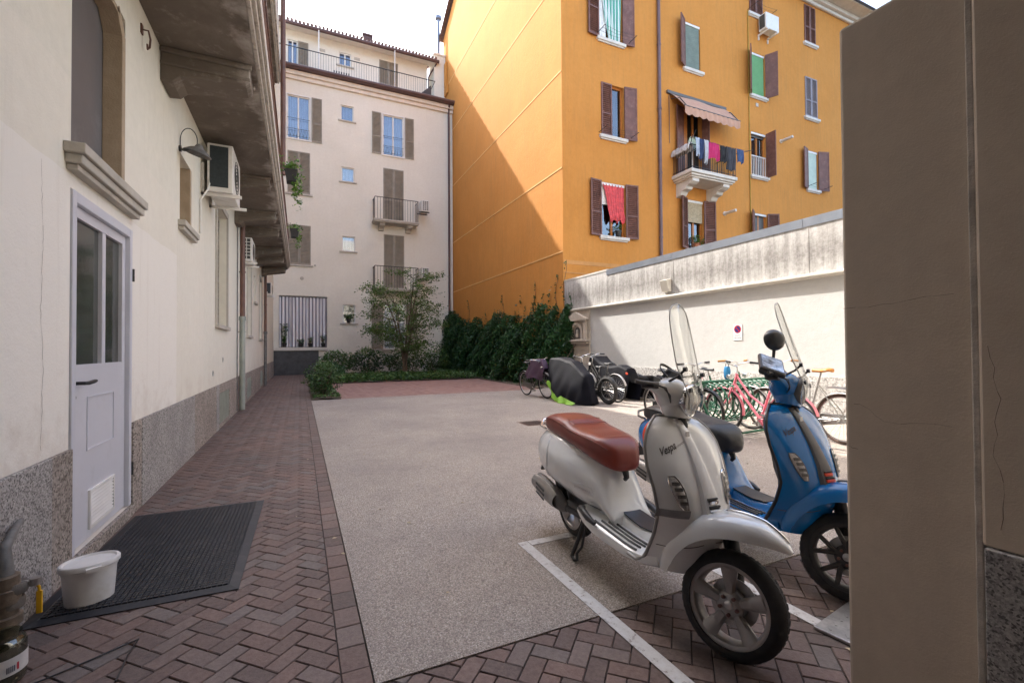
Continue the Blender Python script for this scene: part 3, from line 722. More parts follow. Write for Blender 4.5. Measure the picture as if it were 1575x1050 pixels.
# air conditioners on the left wall
def ac_unit(label, x0, x1, y0, y1, z0, z1, end='acdark', grid=False):
    t = thing('air_conditioner', label, 'air conditioner', ((x0+x1)/2, (y0+y1)/2, z0)); t['world_parts'] = 1
    mb = MB(); mb.box(x0, x1, y0, y1, z0, z1); cs = mb.build('casing', 'ac', t, bevel=.012)
    w = x1-x0; h = z1-z0
    mb = MB(); mb.box(x0+w*.1, x1-w*.18, y0-.004, y0-.001, z0+h*.1, z1-h*.05); mb.build('fin_grille', 'acfan' if grid else end, t)
    if grid:
        mb = MB()
        for i in range(1, 6): mb.box(x0+w*.1, x1-w*.18, y0-.012, y0-.0045, z0+h*(.1+.85*i/6)-.008, z0+h*(.1+.85*i/6)+.008)
        mb.box(x0+w*.46-.008, x0+w*.46+.008, y0-.0125, y0-.0042, z0+h*.1, z1-h*.05)
        mb.build('grille_bars', 'ac', t)
    mb = MB(); cy, cz = (y0+y1)/2-.05, (z0+z1)/2
    for r in (.05, .1, .15, .2, .24): mb.tube([(x1+.008, cy+r*h/.7*cos(a), cz+r*h/.7*sin(a)) for a in np.linspace(0, 2*pi, 28, endpoint=False)], .004, 5, closed=True)
    mb.build('fan_guard', 'acfan', t)
    for y in (y0+.06, y1-.14):
        mb = MB(); mb.box(LX+.002, x1+.10, y, y+.035, z0-.045, z0-.003); mb.box(LX+.002, LX+.035, y, y+.035, z0-.05, z0+.4); mb.build('bracket', 'ac', t)
    mb = MB(); mb.tube([(x0+.03, y0-.02, z0+.1), (x0+.02, y0-.06, z0), (LX+.02, y0-.07, z0-.15), (LX+.015, y0-.06, z0-.6)], .012, 8); mb.build('hose', 'ac', t, smooth=50)
ac_unit('white air conditioner with a dark side grille under the balcony beside the wall lamp', -1.14, -.84, 7.3, 8.12, 3.46, 4.12)
ac_unit('white air conditioner with a gridded side above the brown downpipe on the left wall', -1.19, -.99, 11.9, 12.65, 3.32, 3.86, grid=True)
ac_unit('smallest and farthest white air conditioner on the left wall, near the striped curtain', -1.14, -.97, 19.4, 20.1, 3.38, 3.84)
# wall lamp
t = thing('wall_lamp', 'old enamel dish lamp on a curved arm above the small niche window', 'lamp', (LX, 6.13, 3.55))
mb = MB(); mb.cyl((0, 0, .0), (.02, 0, .0), .035, n=14)
mb.tube([(.01, 0, 0)]+[(.09-.08*cos(a), 0, .1+.14*sin(a)) for a in np.linspace(.1, pi-.15, 12)]+[(.168, 0, .05)], .0048, 8); mb.build('arm', 'blackmetal', t, smooth=50)
mb = MB(); mb.lathe([(.022, .075), (.034, .066), (.046, .034), (.08, .018), (.135, -.03), (.138, -.038), (.128, -.034), (.07, .0), (.0, .012)], (.178, 0, 0), (.25, -.1, 1), 26); mb.build('lamp_shade', 'pipegrey', t, smooth=40)
mb = MB(); mb.tube([(.0, .01, .0), (.05, .015, -.01), (.1, .02, .01), (.16, .02, .03)], .012, 8); mb.build('stay', 'pipegrey', t, smooth=40)
# hanging plants on the balcony railing
def hang_pot(label, x, y, z, drop, n, m='light'):
    t = thing('hanging_plant', label, 'hanging plant', (x, y, z))
    mb = MB(); mb.loft([[(a*.11*k, b*.16*k, h) for a, b in ((-1, -1), (1, -1), (1, 1), (-1, 1))] for k, h in ((.8, 0), (1, .2), (1.06, .2), (1.06, .23), (.9, .23))]); mb.build('pot', 'blackplastic', t)
    P = [(random.gauss(0, .10), random.gauss(0, .15), .24+abs(random.gauss(0, .08))) for _ in range(n//2)]
    for s in range(7):
        px, py = random.uniform(.04, .18), random.uniform(-.16, .16); L = drop*random.uniform(.35, 1)
        for i in range(n//14):
            q = random.random()**.8; P.append((px+random.gauss(0, .03), py+random.gauss(0, .03)+.05*sin(q*5+s), .2-L*q))
    leaf_mesh('foliage', P, .06, m, t, flat=.2)
hang_pot('black balcony pot with bright green trailing plant at the end of the left balcony', -.16, 10.4, 4.75, .85, 420)
hang_pot('second black balcony pot lower and farther with a few drooping stems', -.14, 14.6, 4.55, .7, 200)
# ================================================================ REAR BUILDING
RY = 26.0
xr = lambda u, d, z: (u, RY-d, z)
RB = thing('apartment_building', 'pale apartment block with taupe shutters and roof terrace at the back of the yard', 'building', (3, RY, 0)); RB['world_parts'] = 1
opn = [(-.60, .46, 12.25, 14.5), (2.0, 2.66, 13.7, 14.52), (2.03, 2.69, 10.38, 11.16), (2.06, 2.72, 6.6, 7.4), (2.09, 2.75, 2.71, 3.70), (4.22, 5.35, 12.2, 14.47),
       (4.23, 5.37, 8.40, 11.45, .1), (4.25, 5.39, 4.70, 7.72, .1), (-.58, .49, 9.4, 11.6, .1), (-.57, .52, 5.7, 7.77, .1), (-.97, 1.31, 1.42, 4.08, .3), (4.25, 5.43, 1.3, 3.85)]
wall('wall', 'rearwall', xr, -9, 8.268, 0, 15.3, opn, RB)
mb = MB(); mb.box(-9, 8.265, 26.9, 36, 0, 15.9); mb.box(-9.0, 8.265, 26.0, 26.9, 15.31, 15.9); mb.build('mass', 'rearwall', RB)
mb = MB(xr); mb.box(-9, 8.3, -.02, .12, 15.3, 15.5); mb.box(-9, 8.3, -.02, .22, 15.502, 15.72); mb.build('cornice', 'eavecream', RB, bevel=.02)
mb = MB(xr); mb.box(-9, 8.42, .0, .42, 15.722, 15.80); mb.tube([(-9, .40, 15.84), (8.42, .40, 15.84)], .10, 10); mb.build('gutter', 'eave', RB, smooth=50)
mb = MB()
for i in range(120): mb.cyl((-9+i*.145, 26.0, 15.9), (-9+i*.145, 25.66, 15.86), .06, n=8)
mb.build('tile_row', 'tile', RB, smooth=50)
# terrace railing, penthouse
mb = MB(xr); mb.box(-9, 7.25, -.08, -.05, 17.06, 17.1); mb.box(-9, 7.25, -.075, -.055, 16.1, 16.13)
for i in range(125): mb.cyl((-9+i*.13, -.065, 16.0), (-9+i*.13, -.065, 17.07), .0065, n=6)
for u in (7.24,): mb.tube([(u, -.065, 17.08), (u, -1.8, 17.08)], .018, 6)
mb.build('terrace_railing', 'blackmetal', RB)
PY = 27.9; xp = lambda u, d, z: (u, PY-d, z)
k = PY/27.3
popn = [(-.62*k, -.12*k, 16.3, 18.55), (2.0*k, 2.66*k, 17.8, 18.55), (4.22*k, 5.31*k, 16.3, 18.7, .08)]
wall('penthouse_wall', 'rearwall', xp, -9, 7.2, 15.9, 19.1, popn, RB)
mb = MB(); mb.box(7.2, 7.25, PY, 33, 15.9, 19.1); mb.build('penthouse_side', 'rearwall', RB)
mb = MB(); mb.add([(-9, 27.2, 18.95), (7.75, 27.2, 18.95), (7.75, PY+.1, 19.12), (-9, PY+.1, 19.12), (-9, 27.2, 18.99), (7.75, 27.2, 18.99), (7.75, PY+.1, 19.16), (-9, PY+.1, 19.16)], [(0, 1, 2, 3), (4, 7, 6, 5), (0, 4, 5, 1), (1, 5, 6, 2), (2, 6, 7, 3), (3, 7, 4, 0)])
mb.build('eave_soffit', 'eavecream', RB)
mb = MB(); mb.tube([(-9, 27.15, 19.02), (7.8, 27.15, 19.02)], .10, 10); mb.box(-9, 7.78, 27.16, 27.24, 18.98, 19.14); mb.cyl((7.68, 27.25, 18.95), (7.3, 27.8, 18.3), .045); mb.cyl((7.3, 27.8, 18.3), (7.3, 27.8, 16), .045); mb.build('gutter', 'eave', RB, smooth=50)
mb = MB(); mb.box(-9, 7.75, 27.25, 27.3, 19.13, 19.16)
rows = []
for i in range(2): rows.append([(-9+16.75*j/2, 27.2+i*4.5, 19.16+i*1.5) for j in range(3)])
mb.grid(rows)
for i in range(84): mb.cyl((-9+i*.2, 27.12, 19.19), (-9+i*.2, 31.7, 20.70), .075, n=8)
rf = mb.build('roof', 'tile', RB, smooth=50)
mb = MB(); mb.box(3.45, 3.95, 28.2, 28.6, 19.4, 20.15); mb.box(3.4, 4.0, 28.15, 28.65, 20.16, 20.25); mb.build('vent_stack', 'eave', rf)
mb = MB(); mb.box(7.55, 8.26, 27.35, 28.6, 15.9, 19.55); mb.box(7.5, 8.3, 27.3, 28.65, 19.552, 19.65); ch = mb.build('chimney', 'rearwall', RB)
mb = MB(); mb.cyl((7.95, 27.8, 19.65), (7.95, 27.8, 22.1), .10, n=14); mb.lathe([(.17, 0), (.17, .06), (.1, .07)], (7.95, 27.8, 19.66)); mb.lathe([(.1, 0), (.2, .05), (.2, .22), (.1, .3)], (7.95, 27.8, 22.1)); mb.build('flue', 'galv', ch, smooth=40)
for u in (1.15, 3.05): mb = MB(xp); mb.box(u-.16, u+.16, 0, .03, 18.3, 18.45); mb.box(u-.1, u+.1, .031, .04, 18.34, 18.41); mb.build('vent_grille', 'stone', RB)
a, b = popn[1][:2]; sash(RB, xp, a, b, 17.8, 18.55, .1, cur='curtain'); mb = MB(xp); mb.box(a-.15, b+.15, -.02, .08, 17.72, 17.795); mb.build('sill', 'stone', RB)
a, b = popn[0][:2]; sash(RB, xp, a, b, 16.3, 18.55, .1, cur='curtain')
def leaf_shutter(xf, u0, u1, z0, z1, m, root, d0=.02, panel=False, mid=True):
    mb = MB(xf); louvre_leaf(mb, u0, u1, z0, z1, d0, .04, mid=mid)
    return mb.build('shutter', m, root)
def swung_shutter(xf, uh, sg, w, z0, z1, ang, m, root, solid=False):
    c_, s_ = cos(ang), sin(ang)
    f = lambda s, d, z: xf(uh+sg*(s*c_-d*s_*1), .03+s*s_+d*c_, z)
    mb = MB(f)
    if solid:
        mb.box(0, w, 0, .03, z0, z1); mb.box(.0, .05, .03, .042, z0, z1); mb.box(w-.05, w, .03, .042, z0, z1); mb.box(.05, w-.05, .03, .042, z0, z0+.07); mb.box(.05, w-.05, .03, .042, z1-.07, z1)
    else: louvre_leaf(mb, 0, w, z0, z1, 0, .04)
    return mb.build('shutter', m, root)
a, b = popn[2][:2]
for q in ((a, (a+b)/2-.003), ((a+b)/2+.003, b)): leaf_shutter(xp, q[0], q[1], 16.3, 18.7, 'greyshut', RB, -.03)
leaf_shutter(xp, -.10*k, .42*k, 16.3, 18.55, 'greyshut', RB)
mb = MB(xp)
for i in range(7): mb.box(1.7+i*.13, 1.76+i*.13, .9, .95, 16.2, 16.85)
mb.build('terrace_screen', 'blackmetal', RB)
mb = MB(xp); mb.add([(6.2, .9, 16.1), (7.1, .9, 16.1), (7.1, .9, 17.0), (6.2, 1.5, 16.1), (7.1, 1.5, 16.1), (7.1, 1.5, 17.0)], [(0, 1, 2), (3, 5, 4), (0, 2, 5, 3), (0, 3, 4, 1), (1, 4, 5, 2)]); mb.build('terrace_deckchair', 'gate', RB)
for u in (.95, 5.1): mb = MB(xr); mb.cyl((u, -1.1, 16), (u, -1.1, 19.4), .03, n=8); mb.build('terrace_post', 'whiteframe', RB)
# facade windows
for (u0, u1, z0, z1) in ((2.0, 2.66, 13.7, 14.52), (2.03, 2.69, 10.38, 11.16), (2.06, 2.72, 6.6, 7.4), (2.09, 2.75, 2.71, 3.70)):
    sash(RB, xr, u0, u1, z0, z1, .1, bars=0, cur='curtain' if z0 > 13 else ('curtain_w' if z0 > 5 else 'straw'))
    mb = MB(xr); mb.box(u0-.13, u1+.13, -.03, .07, z0-.08, z0-.004); mb.build('sill', 'stone', RB, bevel=.008)
def french(u0, u1, z0, z1):
    sash(RB, xr, u0, u1, z0, z1, .08, cur='curtain'); mb = MB(xr)
    mb.box(u0-.06, u0, -.02, .03, z0, z1+.06); mb.box(u1, u1+.06, -.02, .03, z0, z1+.06); mb.box(u0, u1, -.02, .03, z1+.002, z1+.06); mb.box(u0-.1, u1+.1, -.02, .06, z0-.07, z0-.004); mb.build('surround', 'whiteframe', RB)
    mb = MB(xr)
    for z in (z0+.12, z0+.5, z0+1.05): mb.tube([(u0, .03, z), (u1, .03, z)], .012, 6)
    n = 7
    for i in range(n): mb.tube([(u0+(u1-u0)*i/n, .03, z0+.12), (u0+(u1-u0)*(i+.5)/n, .03, z0+.5), (u0+(u1-u0)*(i+1)/n, .03, z0+.12)], .007, 5)
    mb.build('guard_rail', 'blackmetal', RB)
french(-.60, .46, 12.25, 14.5); french(4.22, 5.35, 12.2, 14.47)
leaf_shutter(xr, .56, 1.06, 12.2, 14.55, 'greyshut', RB); leaf_shutter(xr, 3.62, 4.12, 12.18, 14.5, 'greyshut', RB); leaf_shutter(xr, 5.44, 5.95, 12.18, 14.5, 'greyshut', RB)
for (u0, u1, z0, z1) in ((4.23, 5.37, 8.40, 11.45), (4.25, 5.39, 4.70, 7.72), (-.58, .49, 9.4, 11.6), (-.57, .52, 5.7, 7.77)):
    um = (u0+u1)/2
    leaf_shutter(xr, u0+.005, um-.004, z0, z1-.005, 'greyshut', RB, -.03, mid=(u0 > 1)); leaf_shutter(xr, um+.004, u1-.005, z0, z1-.005, 'greyshut', RB, -.03, mid=(u0 > 1))
    if u0 < 1: mb = MB(xr); mb.box(u0-.1, u1+.12, -.02, .08, z0-.09, z0-.004); mb.build('sill', 'stone', RB, bevel=.008)
# ground floor french window with open shutters
sash(RB, xr, 4.25, 5.43, 1.3, 3.85, .1, cur='curtain_w')
leaf_shutter(xr, 3.58, 4.2, 1.32, 3.85, 'greyshut', RB); leaf_shutter(xr, 5.48, 6.12, 1.32, 3.85, 'greyshut', RB)
mb = MB(xr); mb.box(3.5, 6.2, -.02, .1, 1.2, 1.297)
mb.build('sill', 'stone', RB)
# balconies
def balcony(z):
    mb = MB(xr); mb.box(3.6, 6.08, .0, .82, z-.10, z); mb.box(3.64, 6.04, .0, .78, z-.16, z-.102)
    sl = mb.build('balcony', 'stone', RB, bevel=.02)
    for u in (3.95, 5.45):
        mb = MB(xr)
        prof = [(0, z-.162), (.62, z-.162), (.62, z-.28), (.5, z-.34), (.25, z-.36), (.2, z-.46), (0, z-.5)]
        mb.loft([[(uu, p[0], p[1]) for p in prof] for uu in (u, u+.28)])
        mb.build('bracket', 'stone', sl, bevel=.01)
    mb = MB(xr); zt = z+1.18
    mb.tube([(3.66, .02, zt), (3.66, .76, zt), (6.02, .76, zt), (6.02, .02, zt)], .02, 6)
    for i in range(17): mb.cyl((3.66+2.36*i/16, .76, z), (3.66+2.36*i/16, .76, zt), .010, n=5)
    for i in range(1, 5):
        for u in (3.66, 6.02): mb.cyl((u, .76-.16*i, z), (u, .76-.16*i, zt), .010, n=5)
    mb.build('railing', 'blackmetal', sl)
balcony(8.36); balcony(4.62)
def balc_ac(z, label):
    t = thing('air_conditioner', label, 'air conditioner', (6.3, 25.4, z)); t['world_parts'] = 1
    mb = MB(); mb.box(6.13, 6.55, 24.9, 25.6, z, z+.62); mb.build('casing', 'ac', t, bevel=.02)
    mb = MB(); mb.box(6.19, 6.50, 24.892, 24.897, z+.06, z+.56); mb.build('grille', 'acfan', t)
    mb = MB()
    for i in range(1, 8): mb.box(6.19, 6.50, 24.88, 24.89, z+.06+.0625*i-.01, z+.06+.0625*i+.01)
    for i in range(1, 3): mb.box(6.19+.103*i-.01, 6.19+.103*i+.01, 24.881, 24.889, z+.06, z+.56)
    mb.build('grille_bars', 'ac', t)
    
    for y in (25.0, 25.45): mb = MB(); mb.box(6.0, 6.6, y, y+.04, z-.05, z-.004); mb.build('bracket', 'blackmetal', t)
balc_ac(8.95, 'white air conditioner on the end of the upper balcony of the pale rear block')
balc_ac(5.2, 'white air conditioner on the end of the lower balcony of the pale rear block')
# ground floor bay: sill, gate, pipe
mb = MB(xr); mb.box(-1.2, 1.35, -.05, .12, 1.25, 1.415); mb.build('bay_sill', 'whitestone', RB, bevel=.01)
mb = MB(xr); mb.box(-1.2, .9, 0, .02, .0, 1.248)
for i in range(4):
    for j in range(2): mb.box(-1.1+i*.5, -.66+i*.5, .021, .04, .12+j*.56, .6+j*.56)
mb.build('cellar_door', 'gate', RB)
mb = MB(xr); mb.cyl((8.02, .09, 4.2), (8.02, .09, 15.5), .06, n=12); mb.cyl((8.02, .3, 15.75), (8.02, .09, 15.45), .06, n=12); mb.build('downpipe', 'eave', RB, smooth=40)
mb = MB(xr); mb.cyl((8.02, .09, 0), (8.02, .09, 4.19), .065, n=12); mb.build('downpipe_foot', 'rust', RB, smooth=40)
for r, u, z in ((.09, .1, 5.0), (.05, .72, 5.72)): mb = MB(xr); mb.lathe([(r, 0), (r, .02), (r*.7, .03)], (u, 0, z), (0, 1, 0), 16); mb.build('vent_cap', 'stone', RB)
# striped curtain across the bay
m, nt, b = NT('striped curtain cloth'); v = coord(nt); sep = nt.nodes.new('ShaderNodeSeparateXYZ'); nt.links.new(v, sep.inputs[0])
w_ = mth(nt, 'FRACT', mth(nt, 'MULTIPLY', mth(nt, 'ADD', sep.outputs[0], 10), 6.2))
nt.links.new(ramp(nt, w_, [(.0, (.82, .80, .82)), (.55, (.82, .80, .82)), (.57, (.26, .24, .28)), (.99, (.26, .24, .28))]), b.inputs['Base Color']); b.inputs['Roughness'].default_value = .9; M_['striped'] = m
mb = MB(); rows = []
for zz in np.linspace(1.44, 4.02, 8): rows.append([(-.95+2.24*i/110, 26.10+.055*sin(i*.62)+.02*sin(i*.21+zz*2), zz) for i in range(111)])
mb.grid(rows); o = mb.build('striped_curtain', 'striped', smooth=80); tag(o, 'white and grey striped curtain hanging across the ground floor opening at the back', 'curtain')
mb = MB(); mb.tube([(-.97, 26.1, 4.05), (1.31, 26.1, 4.05)], .02, 8); cr = mb.build('rail', 'steel', o)
# pots on the bay sill
def potted(label, x, y, z, h, spread, m='shrub', potm='terracotta', n=120, r=.12, size=.07, name='potted_plant', grp=None):
    t = thing(name, label, 'potted plant', (x, y, z), 0, grp)
    mb = MB(); mb.lathe([(r*.7, 0), (r*.95, r*1.5), (r*1.1, r*1.5), (r*1.1, r*1.75), (r*.9, r*1.75), (r*.85, r*1.5)], n=16); mb.build('pot', potm, t, smooth=40)
    P = []
    for i in range(n):
        a = random.random()*2*pi; q = random.random(); rr = spread*sqrt(random.random())*(.4+.6*q)
        P.append((rr*cos(a), rr*sin(a), r*1.7+h*q))
    leaf_mesh('foliage', P, size, m, t)
    return t
potted('spiky tall plant at the left end of the bay sill before the striped curtain', -.72, 25.98, 1.42, 1.0, .2, 'shrub', 'blackplastic', n=150, size=.10)
potted('low dark plant in the middle of the bay sill before the striped curtain', .05, 25.96, 1.42, .22, .22, 'shrub', 'blackplastic', n=90)
potted('small bushy plant right of the middle on the bay sill', .5, 25.96, 1.42, .32, .15, 'shrub', 'blackplastic', n=80)
potted('leafy plant at the right end of the bay sill', 1.12, 25.96, 1.42, .42, .18, 'shrub', 'blackplastic', n=110)
potted('trailing plant in the little ground floor window of the rear block', 2.4, 25.94, 2.72, .26, .32, 'shrub', 'blackplastic', n=160)
# ================================================================ YELLOW BUILDING
YX, YY = 8.27, 13.5
xy = lambda u, d, z: (u, YY-d, z)
YB = thing('yellow_building', 'tall ochre yellow apartment house with brown shutters behind the white yard wall', 'building', (12, YY, 0)); YB['world_parts'] = 1
W3 = dict(A=(9.85, 10.9, 12.6, 14.95), B=(9.93, 10.95, 9.04, 10.97), C=(9.89, 10.97, 5.36, 7.32), D=(14.04, 14.92, 12.56, 14.45), E=(14.07, 14.97, 5.25, 7.23), F=(17.94, 18.86, 12.38, 14.28),
          G=(17.9, 18.76, 16.0, 17.9), H=(17.92, 18.87, 8.82, 10.74), I=(18.0, 18.86, 5.2, 7.16), J=(21.72, 22.55, 15.76, 17.56), K=(21.7, 22.6, 12.2, 14.1), Mm=(21.78, 22.58, 8.76, 10.6), Dr=(13.9, 14.95, 8.02, 10.86))
wall('wall', 'yellow', xy, 8.27, 36, 0, 18.2, list(W3.values()), YB, depth=.2)
# left gable wall, raised lines for its lit grooves
mb = MB(); mb.add([(YX, 13.5, 0), (YX, 27.7, 0), (YX, 27.7, 20.95), (YX, 20.5, 24.6), (YX, 13.5, 18.2)], [(0, 1, 2, 3, 4)]); mb.build('gable_wall', 'yellow', YB, recalc=False)
M_['joint'] = mat('groove highlight', (.72, .42, .15), .85, .1)  # paler than the wall: paints in the light its grooves catch
for z0, z1 in ((10.95, 11.0), (7.55, 7.6), (4.62, 4.67), (14.3, 14.35), (17.5, 17.55)):
    mb = MB(); mb.box(YX-.014, YX-.0005, 13.52, 27.6, z0, z1); mb.build('groove_line', 'joint', YB, bevel=.004)
mb = MB(); mb.box(YX, 36, 27.7, 27.8, 0, 20.9); mb.box(35.9, 36, 13.6, 28, 0, 18); mb.build('back_wall', 'yellow', YB)
mb = MB(); mb.add([(YX-.25, 12.6, 18.05), (36, 12.6, 18.05), (36, 20.5, 24.85), (YX-.25, 20.5, 24.85), (36, 28.1, 20.95), (YX-.25, 28.1, 20.95)], [(0, 1, 2, 3), (3, 2, 4, 5)]); mb.build('roof', 'tile', YB, recalc=False)
mb = MB(); mb.box(YX+.25, 36, 12.75, 13.498, 18.02, 18.10)
mb.box(YX, 36, 13.25, 13.496, 17.82, 18.018); mb.box(YX, 36, 13.38, 13.494, 17.66, 17.818); mb.build('cornice', 'whitestone', YB, bevel=.03)
mb = MB(); mb.box(YX-.10, YX-.002, 26.7, 27.5, 17.0, 17.5); mb.box(YX-.12, YX-.002, 26.9, 27.3, 17.5, 19.0); mb.build('chimney_breast', 'yellow', YB, bevel=.02)
M_['rosy'] = mat('rosy band', (.53, .26, .085), .9, .15)
for d, a, b in ((.012, 4.22, 4.36), (.018, 3.9, 3.94)): mb = MB(xy); mb.box(8.3, 36, .0005, d, a, b); mb.build('string_course', 'rosy', YB)
def ysill(key):
    u0, u1, z0, z1 = W3[key]
    mb = MB(xy); mb.box(u0-.10, u1+.14, -.05, .10, z0-.12, z0-.004); mb.box(u0-.06, u1+.08, 0, .06, z0-.17, z0-.122); return mb.build('sill', 'whitestone', YB, bevel=.012)
for key in W3:
    if key != 'Dr': ysill(key)
def ywin(key, fm='orange_wood', bars=1, cur=None, curz=None, glass='glass'):
    u0, u1, z0, z1 = W3[key]; return sash(YB, xy, u0, u1, z0, z1, .14, fm, glass, bars, .06, cur, curz)
for key in 'ABCDEFHIM': ywin('Mm' if key == 'M' else key)
BS = 'brownshut'
def sw(key, side, ang, w=.5, solid=False, m=BS):
    u0, u1, z0, z1 = W3[key]
    swung_shutter(xy, u0-.01 if side < 0 else u1+.01, side, w, z0-.03, z1+.03, R(ang), m, YB, solid)
sw('A', -1, 6); sw('A', 1, 8, solid=True)
u0, u1, z0, z1 = W3['B']; leaf_shutter(xy, u0, u0+.47, z0, z1, BS, YB, 0); sw('B', 1, 10, .52, True)
sw('C', -1, 6, .5); sw('C', 1, 8, .53)
sw('D', -1, 28, .5, True); sw('E', -1, 22, .5); sw('E', 1, 12, .55)
sw('F', -1, 35, .5, True); sw('F', 1, 62, .5, True); sw('I', -1, 30, .5, True); sw('I', 1, 25, .52)
sw('H', 1, 88, .45, True); sw('Mm', -1, 15, .48, True); sw('Mm', 1, 18, .55, True)
for key, m in (('G', BS), ('J', BS), ('K', 'blueshut')):
    u0, u1, z0, z1 = W3[key]; um = (u0+u1)/2
    leaf_shutter(xy, u0+.004, um-.003, z0, z1, m, YB, 0); leaf_shutter(xy, um+.003, u1-.004, z0, z1, m, YB, 0)
def blind(key, m, z0f, z1f=1.0, d=-.04, name='blind', wav=0.0):
    u0, u1, z0, z1 = W3[key]; a, b = z0+(z1-z0)*z0f, z0+(z1-z0)*z1f
    mb = MB(xy)
    if wav:
        rows = [[(u0+.03+(u1-u0-.06)*i/36, d+wav*sin(i*1.3+zz)-.0*zz, zz) for i in range(37)] for zz in np.linspace(a, b, 5)]; mb.grid(rows); o = mb.build(name, m, YB, smooth=80)
    else:
        mb.box(u0+.03, u1-.03, d-.01, d, a, b)
        n = int((b-a)/.07)
        for i in range(n): mb.box(u0+.03, u1-.03, d+.0005, d+.008, a+(b-a)*i/n, a+(b-a)*(i+.7)/n)
        o = mb.build(name, m, YB)
    mb = MB(xy); mb.box(u0+.005, u1-.005, -.07, -.01, z1-.09, z1-.005); mb.build('blind_box', 'whiteframe', YB)
    return o
blind('D', 'greyblind', .0); blind('F', 'greenblind', .03); blind('Mm', 'paleblind', .0); blind('E', 'straw', .55, 1, -.03)
blind('C', 'whiteframe', .6, 1, -.09)
blind('I', 'darkgrey', .6, 1, -.12); blind('H', 'darkgrey', .9, 1, -.1)
# red gauze curtain tied up in window C, green striped curtain in window A
u0, u1, z0, z1 = W3['C']
mb = MB(xy); rows = []
for zz in np.linspace(0, 1, 14):
    z = z1-.04-zz*1.35; a = u0+.06+.32*zz**.6; b = u1-.04
    bul = .10*max(0, 1-abs(zz-.92)/.2)
    rows.append([(a+(b-a)*i/40, -.02+.018*sin(i*1.1+zz*3)+bul*(.6+.4*sin(i*.5)), z-.06*sin(i*.4)*zz) for i in range(41)])
mb.grid(rows); mb.build('gauze_curtain', glassmat('red gauze', (.85, .16, .18), .06, .6) if False else mat('red gauze', (.60, .075, .085), .8, .3, 9), YB, smooth=80)
m, nt, b = NT('green striped curtain cloth'); v = coord(nt); sep = nt.nodes.new('ShaderNodeSeparateXYZ'); nt.links.new(v, sep.inputs[0])
w_ = mth(nt, 'FRACT', mth(nt, 'MULTIPLY', sep.outputs[0], 7))
nt.links.new(ramp(nt, w_, [(.0, (.68, .74, .74)), (.5, (.68, .74, .74)), (.55, (.12, .36, .29)), (.95, (.12, .36, .29))]), b.inputs['Base Color']); b.inputs['Roughness'].default_value = .9; M_['gstripe'] = m
u0, u1, z0, z1 = W3['A']
mb = MB(xy); rows = []
for zz in np.linspace(0, 1, 14):
    a = u0+.12+.30*zz**2; b = u1-.03-.06*zz
    rows.append([(a+(b-a)*i/44, .0+.03*sin(i*.9+zz)+.05*zz*(1-zz), z1-zz*(z1-z0-.05)) for i in range(45)])
mb.grid(rows); mb.build('striped_curtain', 'gstripe', YB, smooth=80)
mb = MB(xy); rows = [[(u0+.03+.3*i/12, -.04+.02*sin(i*1.2), zz) for i in range(13)] for zz in np.linspace(z0+.02, z1, 4)]; mb.grid(rows); mb.build('net_curtain', 'curtain_w', YB, smooth=80)
# drying lines with arms below some windows
def dryer(key):
    u0, u1, z0, z1 = W3[key]; mb = MB(xy)
    for u in (u0-.12, u1+.25):
        mb.tube([(u, .02, z0+.05), (u+.05, .5, z0+.12)], .012, 6)
    for d in (.2, .35, .48): mb.tube([(u0-.1, d, z0+.08+.08*d), ((u0+u1)/2, d, z0+.04), (u1+.27, d, z0+.08+.08*d)], .004, 5)
    mb.build('drying_line', 'blackmetal', YB)
for k_ in ('A', 'B', 'Mm', 'G'): dryer(k_)
# pots in window C and E
u0, u1, z0, z1 = W3['H']
mb = MB(xy)
for i in range(9): mb.box(u0+.02+(u1-u0-.04)*i/8-.012, u0+.02+(u1-u0-.04)*i/8+.012, -.03, -.01, z0+.03, z0+.85)
mb.box(u0, u1, -.035, -.005, z0+.85, z0+.89); mb.build('window_rail', 'whiteframe', YB)
# rain pipe, conduit, flue stubs
mb = MB(xy); mb.cyl((12.62, .10, 3.0), (12.62, .10, 18), .065, n=12)
for z in (5.5, 8, 10.5, 13, 15.5): mb.cyl((12.62, .1, z), (12.62, .1, z+.06), .08, n=12)
mb.build('downpipe', mat('plum downpipe', (.15, .095, .10), .5, .2), YB, smooth=40)
mb = MB(xy); mb.cyl((17.78, .03, 4), (17.78, .03, 16), .02, n=8); mb.build('conduit', mat('ochre conduit', (.35, .22, .02), .6, .2), YB, smooth=40)
for (u, z) in ((16.2, 6.9), (19.9, 10.65)): mb = MB(xy); mb.cyl((u, 0, z), (u+.02, .55, z), .06, n=12); mb.lathe([(.09, .0), (.09, .03)], (u, 0, z), (0, 1, 0), 14); mb.build('flue', 'whitestone', YB, smooth=40)
mb = MB(xy); mb.box(18.25, 18.4, 0, .02, 11.9, 12.05); mb.build('vent_grille', 'stone', YB)
